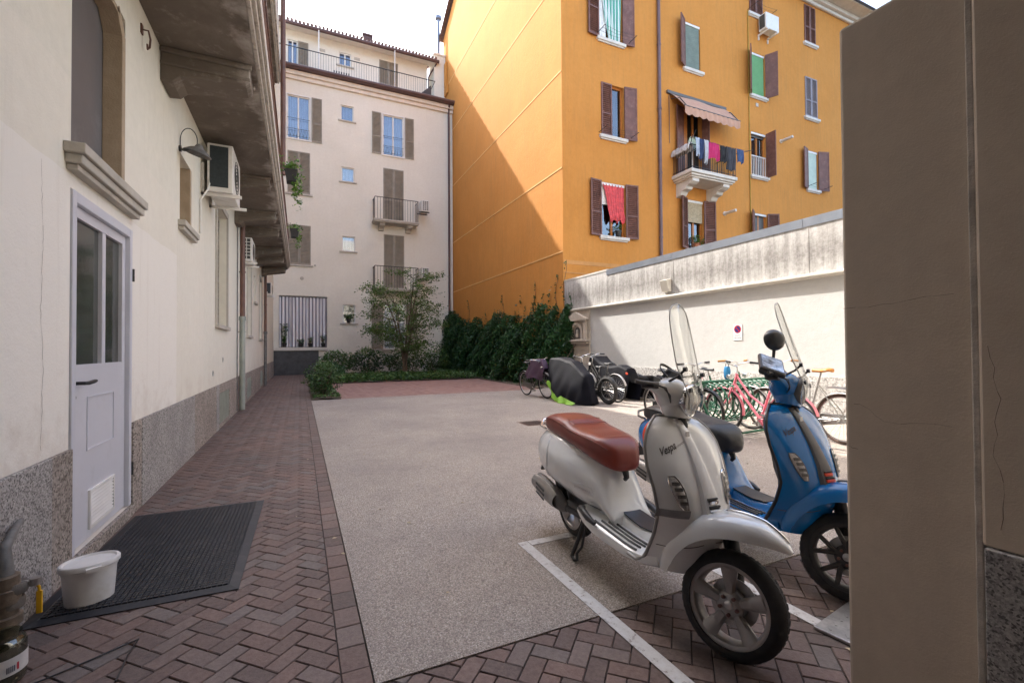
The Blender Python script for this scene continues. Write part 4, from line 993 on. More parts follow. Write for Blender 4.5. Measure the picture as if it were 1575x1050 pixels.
# balcony with door
u0, u1, z0, z1 = W3['Dr']
for a, b in ((u0, u0+.35), (u0+.62, u0+.70)): mb = MB(xy); mb.box(a, b, -.16, -.1, z0, z1); mb.build('balcony_door', 'orange_wood', YB)
swung_shutter(xy, u0-.005, -1, .45, z0, z1, R(12), BS, YB, True); swung_shutter(xy, u1+.005, 1, .3, z0, z1, R(70), BS, YB, True)
mb = MB(xy); mb.box(13.28, 15.75, 0.001, 1.02, 7.88, 8.02); mb.box(13.34, 15.69, .001, .96, 7.80, 7.878); mb.box(13.4, 15.63, .001, .9, 7.74, 7.798); bl = mb.build('balcony', 'whitestone', YB, bevel=.02)
for u in (13.5, 15.15):
    mb = MB(xy)
    prof = [(0, 7.738), (.85, 7.738), (.85, 7.62), (.72, 7.55), (.55, 7.52), (.5, 7.42), (.3, 7.38), (.22, 7.26), (0, 7.2)]
    mb.loft([[(uu, p[0], p[1]) for p in prof] for uu in (u, u+.35)])
    mb.build('bracket', 'whitestone', bl, bevel=.012)
mb = MB(xy); zt = 8.93
mb.tube([(13.33, .02, zt), (13.33, .97, zt), (15.7, .97, zt), (15.7, .02, zt)], .02, 6); mb.tube([(13.33, .02, 8.1), (13.33, .97, 8.1), (15.7, .97, 8.1), (15.7, .02, 8.1)], .014, 6)
for i in range(27): mb.cyl((13.33+2.37*i/26, .97, 8.02), (13.33+2.37*i/26, .97, zt), .011, n=5)
for i in range(1, 9):
    for u in (13.33, 15.7): mb.cyl((u, .97-.11*i, 8.02), (u, .97-.11*i, zt), .011, n=5)
mb.build('railing', 'blackmetal', bl)
# awning
AW = thing('awning', 'peach coloured canvas awning with a scalloped edge over the yellow house balcony', 'awning', (14.6, 13.3, 11)); AW['world_parts'] = 1
mb = MB(xy); rows = []
for d, z in ((.06, 11.28), (.25, 11.1), (.5, 10.82), (.8, 10.44)): rows.append([(13.2+3.0*i/20, d, z-.02*sin(i*.5)) for i in range(21)])
mb.shell(rows, .006); mb.build('canvas', 'awning', AW, smooth=60)
mb = MB(xy); rows = []
for t_ in np.linspace(0, 1, 4): rows.append([(13.2+3.0*i/80, .81+.01*sin(i*.9), 10.43-t_*(.26+.07*abs(sin(i*pi/10)))) for i in range(81)])
mb.shell(rows, .004); mb.build('valance', 'awning', AW, smooth=60)
mb = MB(xy); mb.box(13.05, 16.3, .0, .09, 11.27, 11.38); mb.tube([(13.18, .8, 10.45), (16.22, .8, 10.45)], .025, 8)
for u in (13.3, 16.1): mb.tube([(u, .02, 11.1), (u, .45, 10.95), (u, .8, 10.46)], .02, 6)
mb.tube([(13.15, .05, 11.2), (13.15, .06, 9.3)], .012, 6)
mb.build('frame', 'darkgrey', AW, smooth=40)
# laundry on the balcony line
mb = MB(xy); mb.tube([(13.2, 1.12, 9.12), (14.5, 1.14, 9.05), (16.25, 1.14, 9.1)], .006, 6); mb.tube([(13.3, .97, 8.95), (13.15, 1.2, 9.15)], .014, 6); mb.tube([(15.7, .97, 8.95), (16.4, 1.2, 9.15)], .014, 6); mb.tube([(13.35, .9, 8.95), (14.2, .4, 9.9)], .012, 6)
o = mb.build('clothesline', 'blackmetal'); tag(o, 'thin drying line with arms stretched outside the yellow house balcony', 'clothesline')
def garment(name, label, u0, u1, top, bot, c, shape=0, seed=0, d=1.13):
    r2 = random.Random(seed); ph = r2.random()*6; mb = MB(xy); rows = []
    for j in range(9):
        t = j/8; z = top-(top-bot)*t
        wl = u0+(u1-u0)*(.10*t*(shape == 1)); wr = u1-(u1-u0)*(.12*t*(shape == 1))
        if shape == 2: wr = u1-(u1-u0)*.35*t
        rows.append([(wl+(wr-wl)*i/16, d+.03*sin(i*.7+ph)*(.4+t)+.02*sin(i*1.9+t*4), z-.05*t*sin(i*.5+ph)) for i in range(17)])
    mb.shell(rows, .006); o = mb.build(name, cloth(name+' cloth', c), smooth=70); return tag(o, label, 'laundry', 'washing hung on the yellow house balcony')
garment('shirt', 'pale blue and white shirt at the left of the balcony washing', 13.36, 13.62, 9.12, 8.45, (.45, .52, .62), 1, 1)
garment('jeans', 'navy jeans hanging left of the magenta towel', 13.55, 13.8, 9.08, 8.3, (.035, .06, .14), 2, 2, 1.16)
garment('shirt', 'light grey shirt hanging just behind the magenta towel', 13.74, 14.0, 9.07, 8.2, (.5, .52, .56), 2, 3, 1.19)
garment('towel', 'bright magenta towel in the middle of the balcony washing', 13.98, 14.62, 9.08, 8.45, (.46, .02, .12), 0, 4)
garment('trousers', 'black trousers hanging right of the magenta towel', 14.64, 15.05, 9.05, 8.4, (.022, .022, .025), 1, 5)
garment('jacket', 'charcoal jacket hanging at the right part of the balcony washing', 15.0, 15.55, 9.06, 8.15, (.045, .045, .055), 1, 6)
garment('shirt', 'dark blue shirt at the right end of the balcony washing', 15.55, 15.98, 9.08, 8.55, (.05, .09, .2), 1, 7)
mb = MB(xy); rows = []
for t in np.linspace(0, 1, 10):
    a = pi*t; rows.append([(13.32-.16*cos(a)+.015*sin(i), .1+.85*i/16, 8.72+.28*sin(a)+.02*sin(i*1.7)) for i in range(17)])
mb.shell(rows, .05); o = mb.build('quilt', mat('patterned quilt', (.5, .48, .46), .9, .5, 9), smooth=70); tag(o, 'pale patterned quilt draped over the left end of the balcony railing', 'quilt')
t = thing('fan', 'round pale fan standing on the yellow house balcony beside the door', 'fan', (13.62, 12.75, 8.02))
mb = MB(); mb.lathe([(.16, 0), (.16, .03), (.03, .05), (.02, .9)], n=14); mb.build('stand', 'whiteframe', t, smooth=40)
mb = MB()
for r in (.06, .12, .18, .22): mb.tube([(r*cos(a), -.03, 1.05+r*1.25*sin(a)) for a in np.linspace(0, 2*pi, 24, endpoint=False)], .008, 5, closed=True)
mb.lathe([(.215, -.01), (.215, .01)], (0, 0, 1.05), (0, 1, 0), 24); mb.build('cage', mat('pale green grille', (.5, .55, .4), .5), t, smooth=40)
# air conditioner on the yellow facade
t = thing('air_conditioner', 'white air conditioner bracketed high on the ochre facade under a closed window', 'air conditioner', (19.1, 13.2, 15.2)); t['world_parts'] = 1
mb = MB(xy); mb.box(18.35, 19.2, .12, .48, 15.15, 15.85); mb.build('casing', 'ac', t, bevel=.02)
mb = MB(xy); mb.box(18.341, 18.347, .16, .42, 15.22, 15.8); mb.build('fin_grille', 'acfan', t)
for u in (18.45, 19.05): mb = MB(xy); mb.box(u, u+.05, 0, .5, 15.07, 15.147); mb.box(u, u+.05, 0, .04, 14.9, 15.069); mb.build('bracket', 'ac', t)
potted('leafy green plant in a terracotta pot below the straw window blind', 14.5, 13.42, 5.26, .35, .2, 'light', n=140)
potted('second small pot beside the straw blind window plant', 14.8, 13.42, 5.26, .25, .12, 'shrub', n=60, r=.09)
potted('dark planter with grassy plants behind the red curtain window', 10.6, 13.44, 5.37, .2, .2, 'shrub', 'blackplastic', n=70)
# ================================================================ WHITE YARD WALL
WX = 8.27
xw = lambda u, d, z: (WX-d, u, z)
WW = thing('yard_wall', 'whitewashed yard wall with a streaked concrete parapet and grey metal coping', 'wall', (WX, 4, 0)); WW['world_parts'] = 1
mb = MB(); mb.box(WX, WX+.35, -8, 13.36, 0, 2.5); mb.build('wall', 'white', WW)
mb = MB(); mb.box(WX-.03, WX+.35, -8, 13.38, 2.585, 3.56)
for y in (10.95, 8.35, 5.1): mb.box(WX-.036, WX-.0302, y, y+.03, 2.585, 3.5)
mb.build('parapet', 'parapet', WW)
mb = MB(xw)
prof = [(0.0, 2.50), (.09, 2.50), (.105, 2.52), (.12, 2.535), (.12, 2.56), (.07, 2.584), (0, 2.584)]
mb.loft([[(y, p[0], p[1]) for p in prof] for y in (-8, 13.36)]); mb.build('ledge', 'ledge', WW)
mb = MB(xw); mb.box(-8, 11.0, .033, .045, 3.44, 3.585); mb.box(-8, 11.0, -.36, .045, 3.586, 3.60)
for y in (8.4, 5.2, 2): mb.box(y, y+.05, .046, .05, 3.43, 3.59)
mb.build('coping', 'galv', WW)
mb = MB(xw); mb.box(10.96, 13.38, -.36, .04, 3.562, 3.62); mb.build('coping', 'ledge', WW)
mb = MB(xw); mb.box(-8, 12.0, .0, .022, 0, .77); mb.build('plinth', 'roughcast', WW)
mb = MB(xw); mb.loft([[(y, .03, 2.98), (y, .20, 2.94), (y, .12, 2.68), (y, .03, 2.66)] for y in (8.42, 8.66)]); mb.build('stub', 'ledge', WW, bevel=.008)
# wall shrine
t = thing('wall_shrine', 'old plaster shrine with gabled top and arched niche at the white wall end', 'shrine', (WX, 12.5, 1.5)); t['world_parts'] = 1
mb = MB(xw); mb.box(11.9, 13.2, .0, .05, .78, 2.49); mb.build('backing', 'niche', t)
mb = MB(xw); mb.box(11.86, 13.24, .052, .22, 1.50, 1.56); mb.box(11.92, 13.18, .052, .16, 1.43, 1.498); mb.build('shelf', 'niche', t, bevel=.012)
for u in (11.98, 12.98):
    mb = MB(xw); mb.box(u, u+.14, .052, .13, 1.562, 2.12); mb.box(u-.03, u+.17, .052, .15, 2.122, 2.17); mb.box(u-.02, u+.16, .052, .145, 1.562, 1.62); mb.build('pilaster', 'niche', t, bevel=.01)
mb = MB(xw); mb.loft([[(11.92, d, 2.172), (13.18, d, 2.172), (13.18, d, 2.22), (12.55, d, 2.47), (11.92, d, 2.22)] for d in (.052, .17)]); mb.build('pediment', 'niche', t, bevel=.012)
def arch(u0, u1, z0, z1, d, n=12):
    r = (u1-u0)/2; um = (u0+u1)/2
    return [(u0, d, z0)]+[(um-r*cos(pi*i/n), d, z1-r+r*sin(pi*i/n)) for i in range(n+1)]+[(u1, d, z0)]
mb = MB(xw)
o_, i_ = arch(12.2, 12.9, 1.58, 2.12, .052), arch(12.28, 12.82, 1.58, 2.04, .052)
of, if_ = arch(12.2, 12.9, 1.58, 2.12, .12), arch(12.28, 12.82, 1.58, 2.04, .12)
n = len(o_)
for j in range(n-1):
    mb.add([of[j], of[j+1], if_[j+1], if_[j], o_[j], o_[j+1], i_[j+1], i_[j]], [(0, 1, 2, 3), (0, 4, 5, 1), (3, 2, 6, 7)])
mb.build('arch', 'niche', t)
mb = MB(xw); mb.add(arch(12.4, 12.7, 1.6, 1.98, .054), [tuple(range(len(arch(12.4, 12.7, 1.6, 1.98, 0))))]); mb.build('recess_shade', 'darkgrey', t, recalc=False)  # flat dark patch; the shade of a deeper niche is in its colour
mb = MB(xw); mb.lathe([(.05, 0), (.06, .06), (.04, .17), (.05, .2), (.03, .25)], (12.55, .06, 1.64), (0, 0, 1), 12); mb.build('figure', 'niche', t, smooth=50)
# no parking sign
t = thing('no_parking_sign', 'small white no parking sign on the sunlit white wall', 'sign', (WX, 6.6, 1.6)); t['world_parts'] = 1
mb = MB(xw); mb.box(6.49, 6.71, .004, .008, 1.43, 1.775); mb.build('panel', mat('white sign face', (.8, .8, .8), .35, .03), t)
M_['signred'] = mat('sign red', (.42, .012, .03), .4, .05); M_['signblue'] = mat('sign blue', (.008, .025, .16), .4, .05); M_['ink'] = mat('sign ink', (.09, .09, .12), .5, .05)
def disc(mb, u, z, r0, r1, d, n=32):
    for i in range(n):
        a, b = 2*pi*i/n, 2*pi*(i+1)/n
        mb.add([(u+r0*cos(a), d, z+r0*sin(a)), (u+r1*cos(a), d, z+r1*sin(a)), (u+r1*cos(b), d, z+r1*sin(b)), (u+r0*cos(b), d, z+r0*sin(b))], [(0, 1, 2, 3)])
mb = MB(xw); disc(mb, 6.6, 1.665, .062, .083, .0092); mb.obox((6.6, .0094, 1.665), (.048, 0, .048), (0, .0002, 0), (.008, 0, -.008)); mb.build('ring', 'signred', t, recalc=False)
mb = MB(xw); disc(mb, 6.6, 1.665, 0.001, .0615, .0088); mb.build('disc', 'signblue', t, recalc=False)
mb = MB(xw); 
for a, b, c, d in ((6.495, 6.705, 1.435, 1.438), (6.495, 6.705, 1.767, 1.77), (6.495, 6.498, 1.435, 1.77), (6.702, 6.705, 1.435, 1.77)): mb.box(a, b, .0085, .0092, c, d)
for txt, z in (('SOSTA', 1.52), ('VIETATA', 1.468)):
    vs_t, fs_t = text_mesh(txt, .045); w = max(p[0] for p in vs_t)
    mb.add([(6.6+(w/2-p[0]), .0093, z+p[1]) for p in vs_t], fs_t)
mb.build('lettering', 'ink', t, recalc=False)
# ================================================================ ENTRANCE PILLAR AND PASSAGE (the camera stands at its mouth)
xq = lambda u, d, z: (1.73-d, u, z)
PR = thing('entrance_pillar', 'shaded beige plaster pillar filling the right edge, with cracks and a dark granite base', 'pillar', (1.9, .5, 0)); PR['world_parts'] = 1
rows = MB()
mb = MB(); mb.box(1.73, 2.03, .60, .957, 0, 2.42); mb.build('pier', 'pier', PR, bevel=.012)
mb = MB(); mb.box(1.703, 2.03, -8, .598, .75, 2.42); mb.build('side_wall', 'pier', PR, bevel=.008)
mb = MB(); mb.box(1.690, 2.03, -8, .590, 0, .748); mb.build('plinth', 'granite_dark', PR, bevel=.004)
mb = MB(); mb.box(1.712, 1.7285, .598, .616, .0, 2.41); mb.build('corner_joint', mat('pale joint filler', (.42, .38, .33), .9, .35, 9, 60, .006), PR, bevel=.004)
crack(xq, [(.956, 1.44), (.88, 1.43), (.8, 1.44), (.72, 1.45), (.62, 1.455)], 'bark', PR, .0007, .0008)
crack(xq, [(.93, 1.10), (.88, 1.09), (.84, 1.05), (.76, 1.06), (.64, 1.065)], 'bark', PR, .0007, .0008)
crack(xq, [(.956, .955), (.93, .95), (.90, .945)], 'bark', PR, .001, .0008)
crack(lambda u, d, z: (1.702-d, u, z), [(.575, 1.3), (.56, 1.15), (.565, 1.0), (.55, .9), (.56, .78)], 'bark', PR, .0009, .0008)
PS = thing('entrance_passage', 'unseen covered entrance passage sized to shade the near end of the yard', 'passage', (.5, -3, 0)); PS['world_parts'] = 1
mb = MB(); mb.box(LX-.3, 1.4, -8, 1.35, 2.9, 3.75); mb.box(1.401, 2.4, -8, .80, 2.901, 3.749); mb.build('ceiling', 'passage', PS)  # unseen roof; reach and height shaped to darken the foreground
mb = MB(); mb.box(LX-.3, 2.4, -8.3, -8.002, 0, 2.899); mb.build('end_wall', 'passage', PS)
mb = MB(); mb.box(2.1, 2.4, -8, .35, 2.425, 2.898); mb.build('upper_wall', 'passage', PS)
# unseen building over the passage, its height set to shade the near yard
mb = MB(); mb.box(LX-.3, 14, -8.0, .40, 3.751, 13); mb.build('unseen_upper_floors', 'rearwall', PS)
mb = MB(); mb.box(2.41, 14, -8, .5, 0, 3.75); mb.build('ground_floor', 'rearwall', PS)
# ================================================================ LEFT FOREGROUND OBJECTS
t = thing('door_mat', 'black ribbed rubber mat lying on the bricks in front of the blue grey door', 'door mat', (-.735, 3.70, 0), R(-.8))
mb = MB()
hx, hy = .445, .80
rows = []
for (ins, z) in ((0, .001), (.0, .005), (.05, .014), (.055, .011)):
    rows.append([(-hx+ins, -hy+ins, z), (hx-ins, -hy+ins, z), (hx-ins, hy-ins, z), (-hx+ins, hy-ins, z)])
mb.loft(rows); mb.build('base', 'mat', t)
mb = MB()
for i in range(30):
    for j in range(54):
        x, y = -hx+.07+i*(2*hx-.14)/29, -hy+.07+j*(2*hy-.14)/53
        mb.obox((x, y, .0135), (.0105, 0, 0), (0, .0105, 0), (0, 0, .005))
mb.build('studs', 'mat', t)
t = thing('bucket', 'white oval plastic bucket with lid standing on the black mat', 'bucket', (-.985, 3.08, .014), R(25))
ov = lambda r, z, n=36: [(r*.93*cos(2*pi*k/n), r*.74*sin(2*pi*k/n), z) for k in range(n)]
mb = MB(); mb.loft([ov(.098, 0), ov(.104, .004), ov(.117, .165), ov(.122, .166), ov(.122, .19)]); mb.build('body', 'bucket', t, smooth=40)
mb = MB(); mb.loft([ov(.126, .178), ov(.131, .182), ov(.131, .202), ov(.126, .207), ov(.116, .207), ov(.110, .198), ov(.02, .197)])
mb.obox((0, -.112, .19), (.03, 0, 0), (0, .01, 0), (0, 0, .008)); mb.build('lid', 'bucket', t, smooth=40)
t = thing('gas_pipe', 'taped grey standpipe with a yellow valve handle against the plinth left of the mat', 'pipe', (-1.12, 2.66, 0))
mb = MB(); mb.tube([(-.09, .32, .50), (-.05, .18, .50), (-.02, .07, .495), (-.01, .0, .47), (0, -.02, .42), (0, -.02, .36)], [.013, .015, .018, .021, .026, .03], 14); mb.build('elbow', 'pipegrey', t, smooth=50)
mb = MB(); mb.lathe([(.036, .365), (.047, .36), (.048, .31), (.052, .305), (.052, .25), (.043, .245), (.043, .2), (.056, .195), (.057, .16), (.046, .15), (.042, .1), (.042, .02)], (0, -.02, 0), n=20); mb.build('joint', 'brass', t, smooth=35)
mb = MB()
for z in (.335, .28, .22): mb.lathe([(.047, z), (.051, z+.008), (.0525, z+.03), (.047, z+.045)], (.002*sin(z*90), -.02, 0), (.08*sin(z*70), .05, 1), n=20)
mb.build('tape', mat('dirty bandage tape', (.15, .13, .112), .85, .3, 15, 60, .004), t, smooth=35)
mb = MB(); mb.cyl((0, -.02, .31), (.085, .01, .31), .013, n=10); mb.lathe([(.02, 0), (.02, .03)], (.085, .01, .295), (0, 0, 1), 12); mb.build('valve', 'steel', t, smooth=40)
mb = MB(); mb.tube([(.085, .01, .30), (.095, .015, .28), (.096, .015, .26)], [.006, .006, .006], 8); mb.obox((.096, .015, .215), (.010, 0, 0), (0, .005, 0), (0, 0, .048)); mb.build('valve_handle', 'yellowplastic', t, bevel=.003)
t = thing('glass_jar', 'large glass jar with a torn paper label on the bricks below the standpipe', 'jar', (-1.065, 2.485, 0))
mb = MB(); mb.lathe([(.03, .0), (.066, .004), (.074, .015), (.075, .15), (.07, .165), (.06, .175), (.062, .19), (.059, .19), (.057, .176), (.067, .163), (.072, .148), (.071, .016), (.03, .008)], n=30); mb.build('body', 'jar', t, smooth=50)
mb = MB(); mb.lathe([(.01, .009), (.069, .012), (.069, .05), (.05, .056), (.01, .05)], n=26); mb.build('contents', mat('murky jar contents', (.10, .085, .055), .7, .5, 30, 90, .006), t, smooth=50)
mb = MB(); rows = []
for z in (.05, .115): rows.append([(.0762*cos(a), .0762*sin(a), z) for a in np.linspace(-1.9, .5, 22)])
mb.shell(rows, .0006); lb_ = mb.build('paper_label', mat('dirty paper label', (.62, .58, .54), .8, .15, 14), t, smooth=60)
mb = MB()
for k_ in range(5): 
    a0 = -.95+k_*.07
    mb.add([(.0775*cos(a), .0775*sin(a), z) for a in (a0, a0+.045) for z in (.062, .085)], [(0, 1, 3, 2)])
mb.build('print', 'ink', lb_, recalc=False)
mb = MB(); mb.add([(.0775*cos(a), .0775*sin(a), z) for a in (-.55, -.46) for z in (.062, .09)], [(0, 1, 3, 2)]); mb.build('red_mark', 'signred', lb_, recalc=False)
# ================================================================ PLANTING
t = thing('ivy_hedge', 'dense dark ivy climbing the foot of the yellow gable wall', 'ivy', (8.0, 17, 0))
hy_ = [12.4, 12.9, 13.5, 14.5, 15.2, 16, 17, 18, 19, 20, 21, 22, 23, 24, 25, 25.9]
hz_ = [2.0, 2.55, 2.75, 2.9, 2.55, 2.4, 2.5, 3.0, 2.55, 2.45, 2.6, 2.55, 2.7, 3.1, 3.3, 3.4]
P = []; T = []
while len(P) < 62000:
    y = random.uniform(12.75, 25.9); hh = lerp(hy_, hz_, y)+.14*sin(y*3.1)+.08*sin(y*7.3+1)+.05*sin(y*17); z = hh*random.random()**.8
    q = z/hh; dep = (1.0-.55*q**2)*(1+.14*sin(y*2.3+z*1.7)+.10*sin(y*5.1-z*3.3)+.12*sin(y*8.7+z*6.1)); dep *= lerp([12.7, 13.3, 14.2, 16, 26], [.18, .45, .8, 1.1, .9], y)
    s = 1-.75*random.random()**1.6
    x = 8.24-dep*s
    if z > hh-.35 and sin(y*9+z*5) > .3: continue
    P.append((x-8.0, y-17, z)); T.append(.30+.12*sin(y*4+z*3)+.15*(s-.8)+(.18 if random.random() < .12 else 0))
for (yv, top) in ((13.0, 3.2), (13.35, 4.35), (13.9, 3.9), (14.3, 3.6), (15.6, 3.9), (16.9, 3.5), (17.3, 3.2), (18.6, 3.7), (20.6, 3.2), (23.2, 3.9), (14.8, 3.4), (16.3, 3.0)):
    for i in range(26):
        z = 2.0+(top-2.0)*random.random()**.8
        P.append((.24-random.uniform(0, .06), yv-17+.12*sin(z*4+yv)+random.gauss(0, .06*(1.25-(z-2)/(top-1.9))), z)); T.append(.3)
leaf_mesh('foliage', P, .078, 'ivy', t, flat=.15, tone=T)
mb = MB()
for y in np.arange(12.8, 25.8, .45): mb.tube([(.2-.5*random.random()*(k_ < 2), y-17+.2*random.uniform(-1, 1), z) for k_, z in enumerate((0, .6, 1.4, 2.2))], [.018, .014, .010, .006], 6)
for (yv, top) in ((13.35, 4.3), (13.9, 3.85), (15.6, 3.9), (18.6, 3.7), (23.2, 3.9)): mb.tube([(.25, yv-17+.12*sin(z*4+yv), z) for z in np.linspace(1.2, top, 14)], .008, 5)
mb.build('stems', 'bark', t, smooth=60)
def shrub(label, x, y, rx, ry, h, n, m='shrub', size=.075, name='shrub', group=None, base=.1):
    t = thing(name, label, 'shrub', (x, y, 0), 0, group); P = []; T = []
    ph = [random.random()*6 for _ in range(4)]
    while len(P) < n:
        a = random.random()*2*pi; u = random.uniform(-1, 1); r = (1-.6*random.random()**2.2)
        bmp = 1+.22*sin(3*a+ph[0]+2*u)+.16*sin(5*a+ph[1]-4*u)
        q = sqrt(max(0, 1-u*u))*r*bmp
        z = base+(h-base)*(.5+.5*u*r*(1+.1*sin(4*a+ph[2])))
        if z < .03: continue
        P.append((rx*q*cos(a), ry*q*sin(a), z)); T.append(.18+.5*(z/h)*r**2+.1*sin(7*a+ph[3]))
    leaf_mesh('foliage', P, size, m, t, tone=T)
    mb = MB()
    for i in range(9):
        a = random.random()*6.28; mb.tube([(random.gauss(0, .06), random.gauss(0, .06), 0), (rx*.3*cos(a), ry*.3*sin(a), h*.4), (rx*.65*cos(a), ry*.65*sin(a), h*.8)], [.016, .011, .005], 6)
    mb.build('stems', 'bark', t, smooth=60); return t
shrub('small bush with pale new tips at the near corner of the bed beside the path', .62, 13.75, .42, .55, .95, 1900, 'shrub', .055)
shrub('low bush just behind the small corner bush beside the path', .55, 15.3, .40, .6, .62, 1100, 'shrub', .06)
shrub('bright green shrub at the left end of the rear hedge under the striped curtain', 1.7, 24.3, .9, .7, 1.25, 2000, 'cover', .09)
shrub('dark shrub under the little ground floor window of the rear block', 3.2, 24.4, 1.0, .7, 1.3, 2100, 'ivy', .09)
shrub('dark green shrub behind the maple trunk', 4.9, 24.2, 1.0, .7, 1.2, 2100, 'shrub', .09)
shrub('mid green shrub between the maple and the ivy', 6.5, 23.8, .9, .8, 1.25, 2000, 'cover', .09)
shrub('deep green bush by the path under the dark cellar door', 1.15, 20.8, .55, .9, .75, 1500, 'ivy', .075)
P = []
while len(P) < 9500:
    x, y = random.uniform(1.1, 7.6), random.uniform(18.55, 22.5)
    if y > 21.3+.3*sin(x*2) and random.random() < .7: continue
    P.append((x, y, .02+.30*random.random()**.8*(.75+.25*sin(x*5)*sin(y*4))))
o = leaf_mesh('ground_cover', P, .095, 'cover', flat=.3); tag(o, 'low strappy ground cover along the back edge of the brick bay', 'ground cover', kind='stuff')
P = [(random.uniform(.3, 1.0), random.uniform(12.8, 18.3), .02+.07*random.random()) for _ in range(1500)]
o = leaf_mesh('bed_weeds', P, .05, 'cover', flat=.3); tag(o, 'short weeds in the bed beside the path', 'weeds', kind='stuff')
# airy maple
t = thing('maple_tree', 'airy multi stemmed maple with layered dull green sprays in front of the rear block', 'tree', (4.45, 21.3, 0))
tr = MB(); P = []; T = []
def spray(c, d, n, rx, rz):
    d = Vector(d); a = atan2(d.y, d.x)
    for i in range(n):
        q = random.gauss(0, 1), random.gauss(0, 1), random.gauss(0, 1)
        lx, ly = q[0]*rx, q[1]*rx*.55
        P.append((c[0]+lx*cos(a)-ly*sin(a), c[1]+lx*sin(a)+ly*cos(a), c[2]+q[2]*rz-.12*abs(q[0])*rx)); T.append(.45+.2*q[2]*.5)
for s in range(7):
    a = s*2*pi/7+.4; lean = random.uniform(.55, 1.0); top = random.uniform(3.1, 4.5)
    p0 = Vector((.08*cos(a), .08*sin(a), 0)); pts = [p0]
    for k_ in range(1, 7):
        q = k_/6; pts.append(Vector((lean*q**1.5*cos(a)*1.25+random.gauss(0, .03), lean*q**1.5*sin(a)*.9+random.gauss(0, .03), top*q)))
    tr.tube(pts, [.055-.043*i/6 for i in range(7)], 8)
    for k_ in range(2, 7):
        for m_ in range(3):
            b = a+random.uniform(-1.3, 1.3); L = random.uniform(.55, 1.45)*(1.15-.09*k_)
            q0 = pts[k_]; q1 = q0+Vector((L*.5*cos(b)*1.15, L*.5*sin(b), .17)); q2 = q0+Vector((L*cos(b)*1.15, L*sin(b), .16+random.uniform(-.3, .38)))
            tr.tube([q0, q1, q2], [.014, .009, .004], 5)
            spray(q1, q2-q0, 12, .22, .09); spray(q2, q2-q0, 34, .27, .095)
            for e in range(3):
                q3 = q2+Vector((random.uniform(-.35, .35), random.uniform(-.35, .35), random.uniform(-.16, .14))); tr.tube([q2, q3], [.004, .002], 4); spray(q3, q3-q2, 15, .17, .07)
tr.build('trunk', 'bark', t, smooth=60)
leaf_mesh('crown', P, .085, 'maple', t, flat=.5, tone=T)
# ================================================================ SCOOTERS (local: x forward, y left, z up, rear axle at x=0)
SZ = [.27, .33, .45, .56, .66, .76, .84, .90, .94, .962]
SC = [1.16, 1.20, 1.235, 1.24, 1.21, 1.16, 1.11, 1.068, 1.03, 1.0]
SE = [.97, 1.03, 1.10, 1.14, 1.125, 1.085, 1.055, 1.03, 1.003, .972]
SW = [.18, .19, .196, .202, .212, .220, .210, .178, .135, .085]
def shield_pt(y, z, off=0.):
    c, e, w = lerp(SZ, SC, z), lerp(SZ, SE, z), lerp(SZ, SW, z)
    f = lambda yy: e+(c-e)*max(0, 1-abs(yy/w)**3)
    x = f(y)
    if off:
        dy = (f(min(y+.004, w))-f(max(y-.004, -w)))/.008
        dz = (e+(lerp(SZ, SC, z+.02)-lerp(SZ, SE, z+.02))*max(0, 1-abs(y/w)**3)+lerp(SZ, SE, z+.02)-e-x)/.02
        n = Vector((1, -dy, -dz)).normalized()*off
        return (x+n.x, y+n.y, z+n.z)
    return (x, y, z)
def shield_patch(y0, y1, z0, z1, off, sk=0., n=10):
    mb = MB(); mb.grid([[shield_pt(y0+(y1-y0)*i/n+sk*(j/n-.5), z0+(z1-z0)*j/n, off) for i in range(n+1)] for j in range(n+1)]); return mb
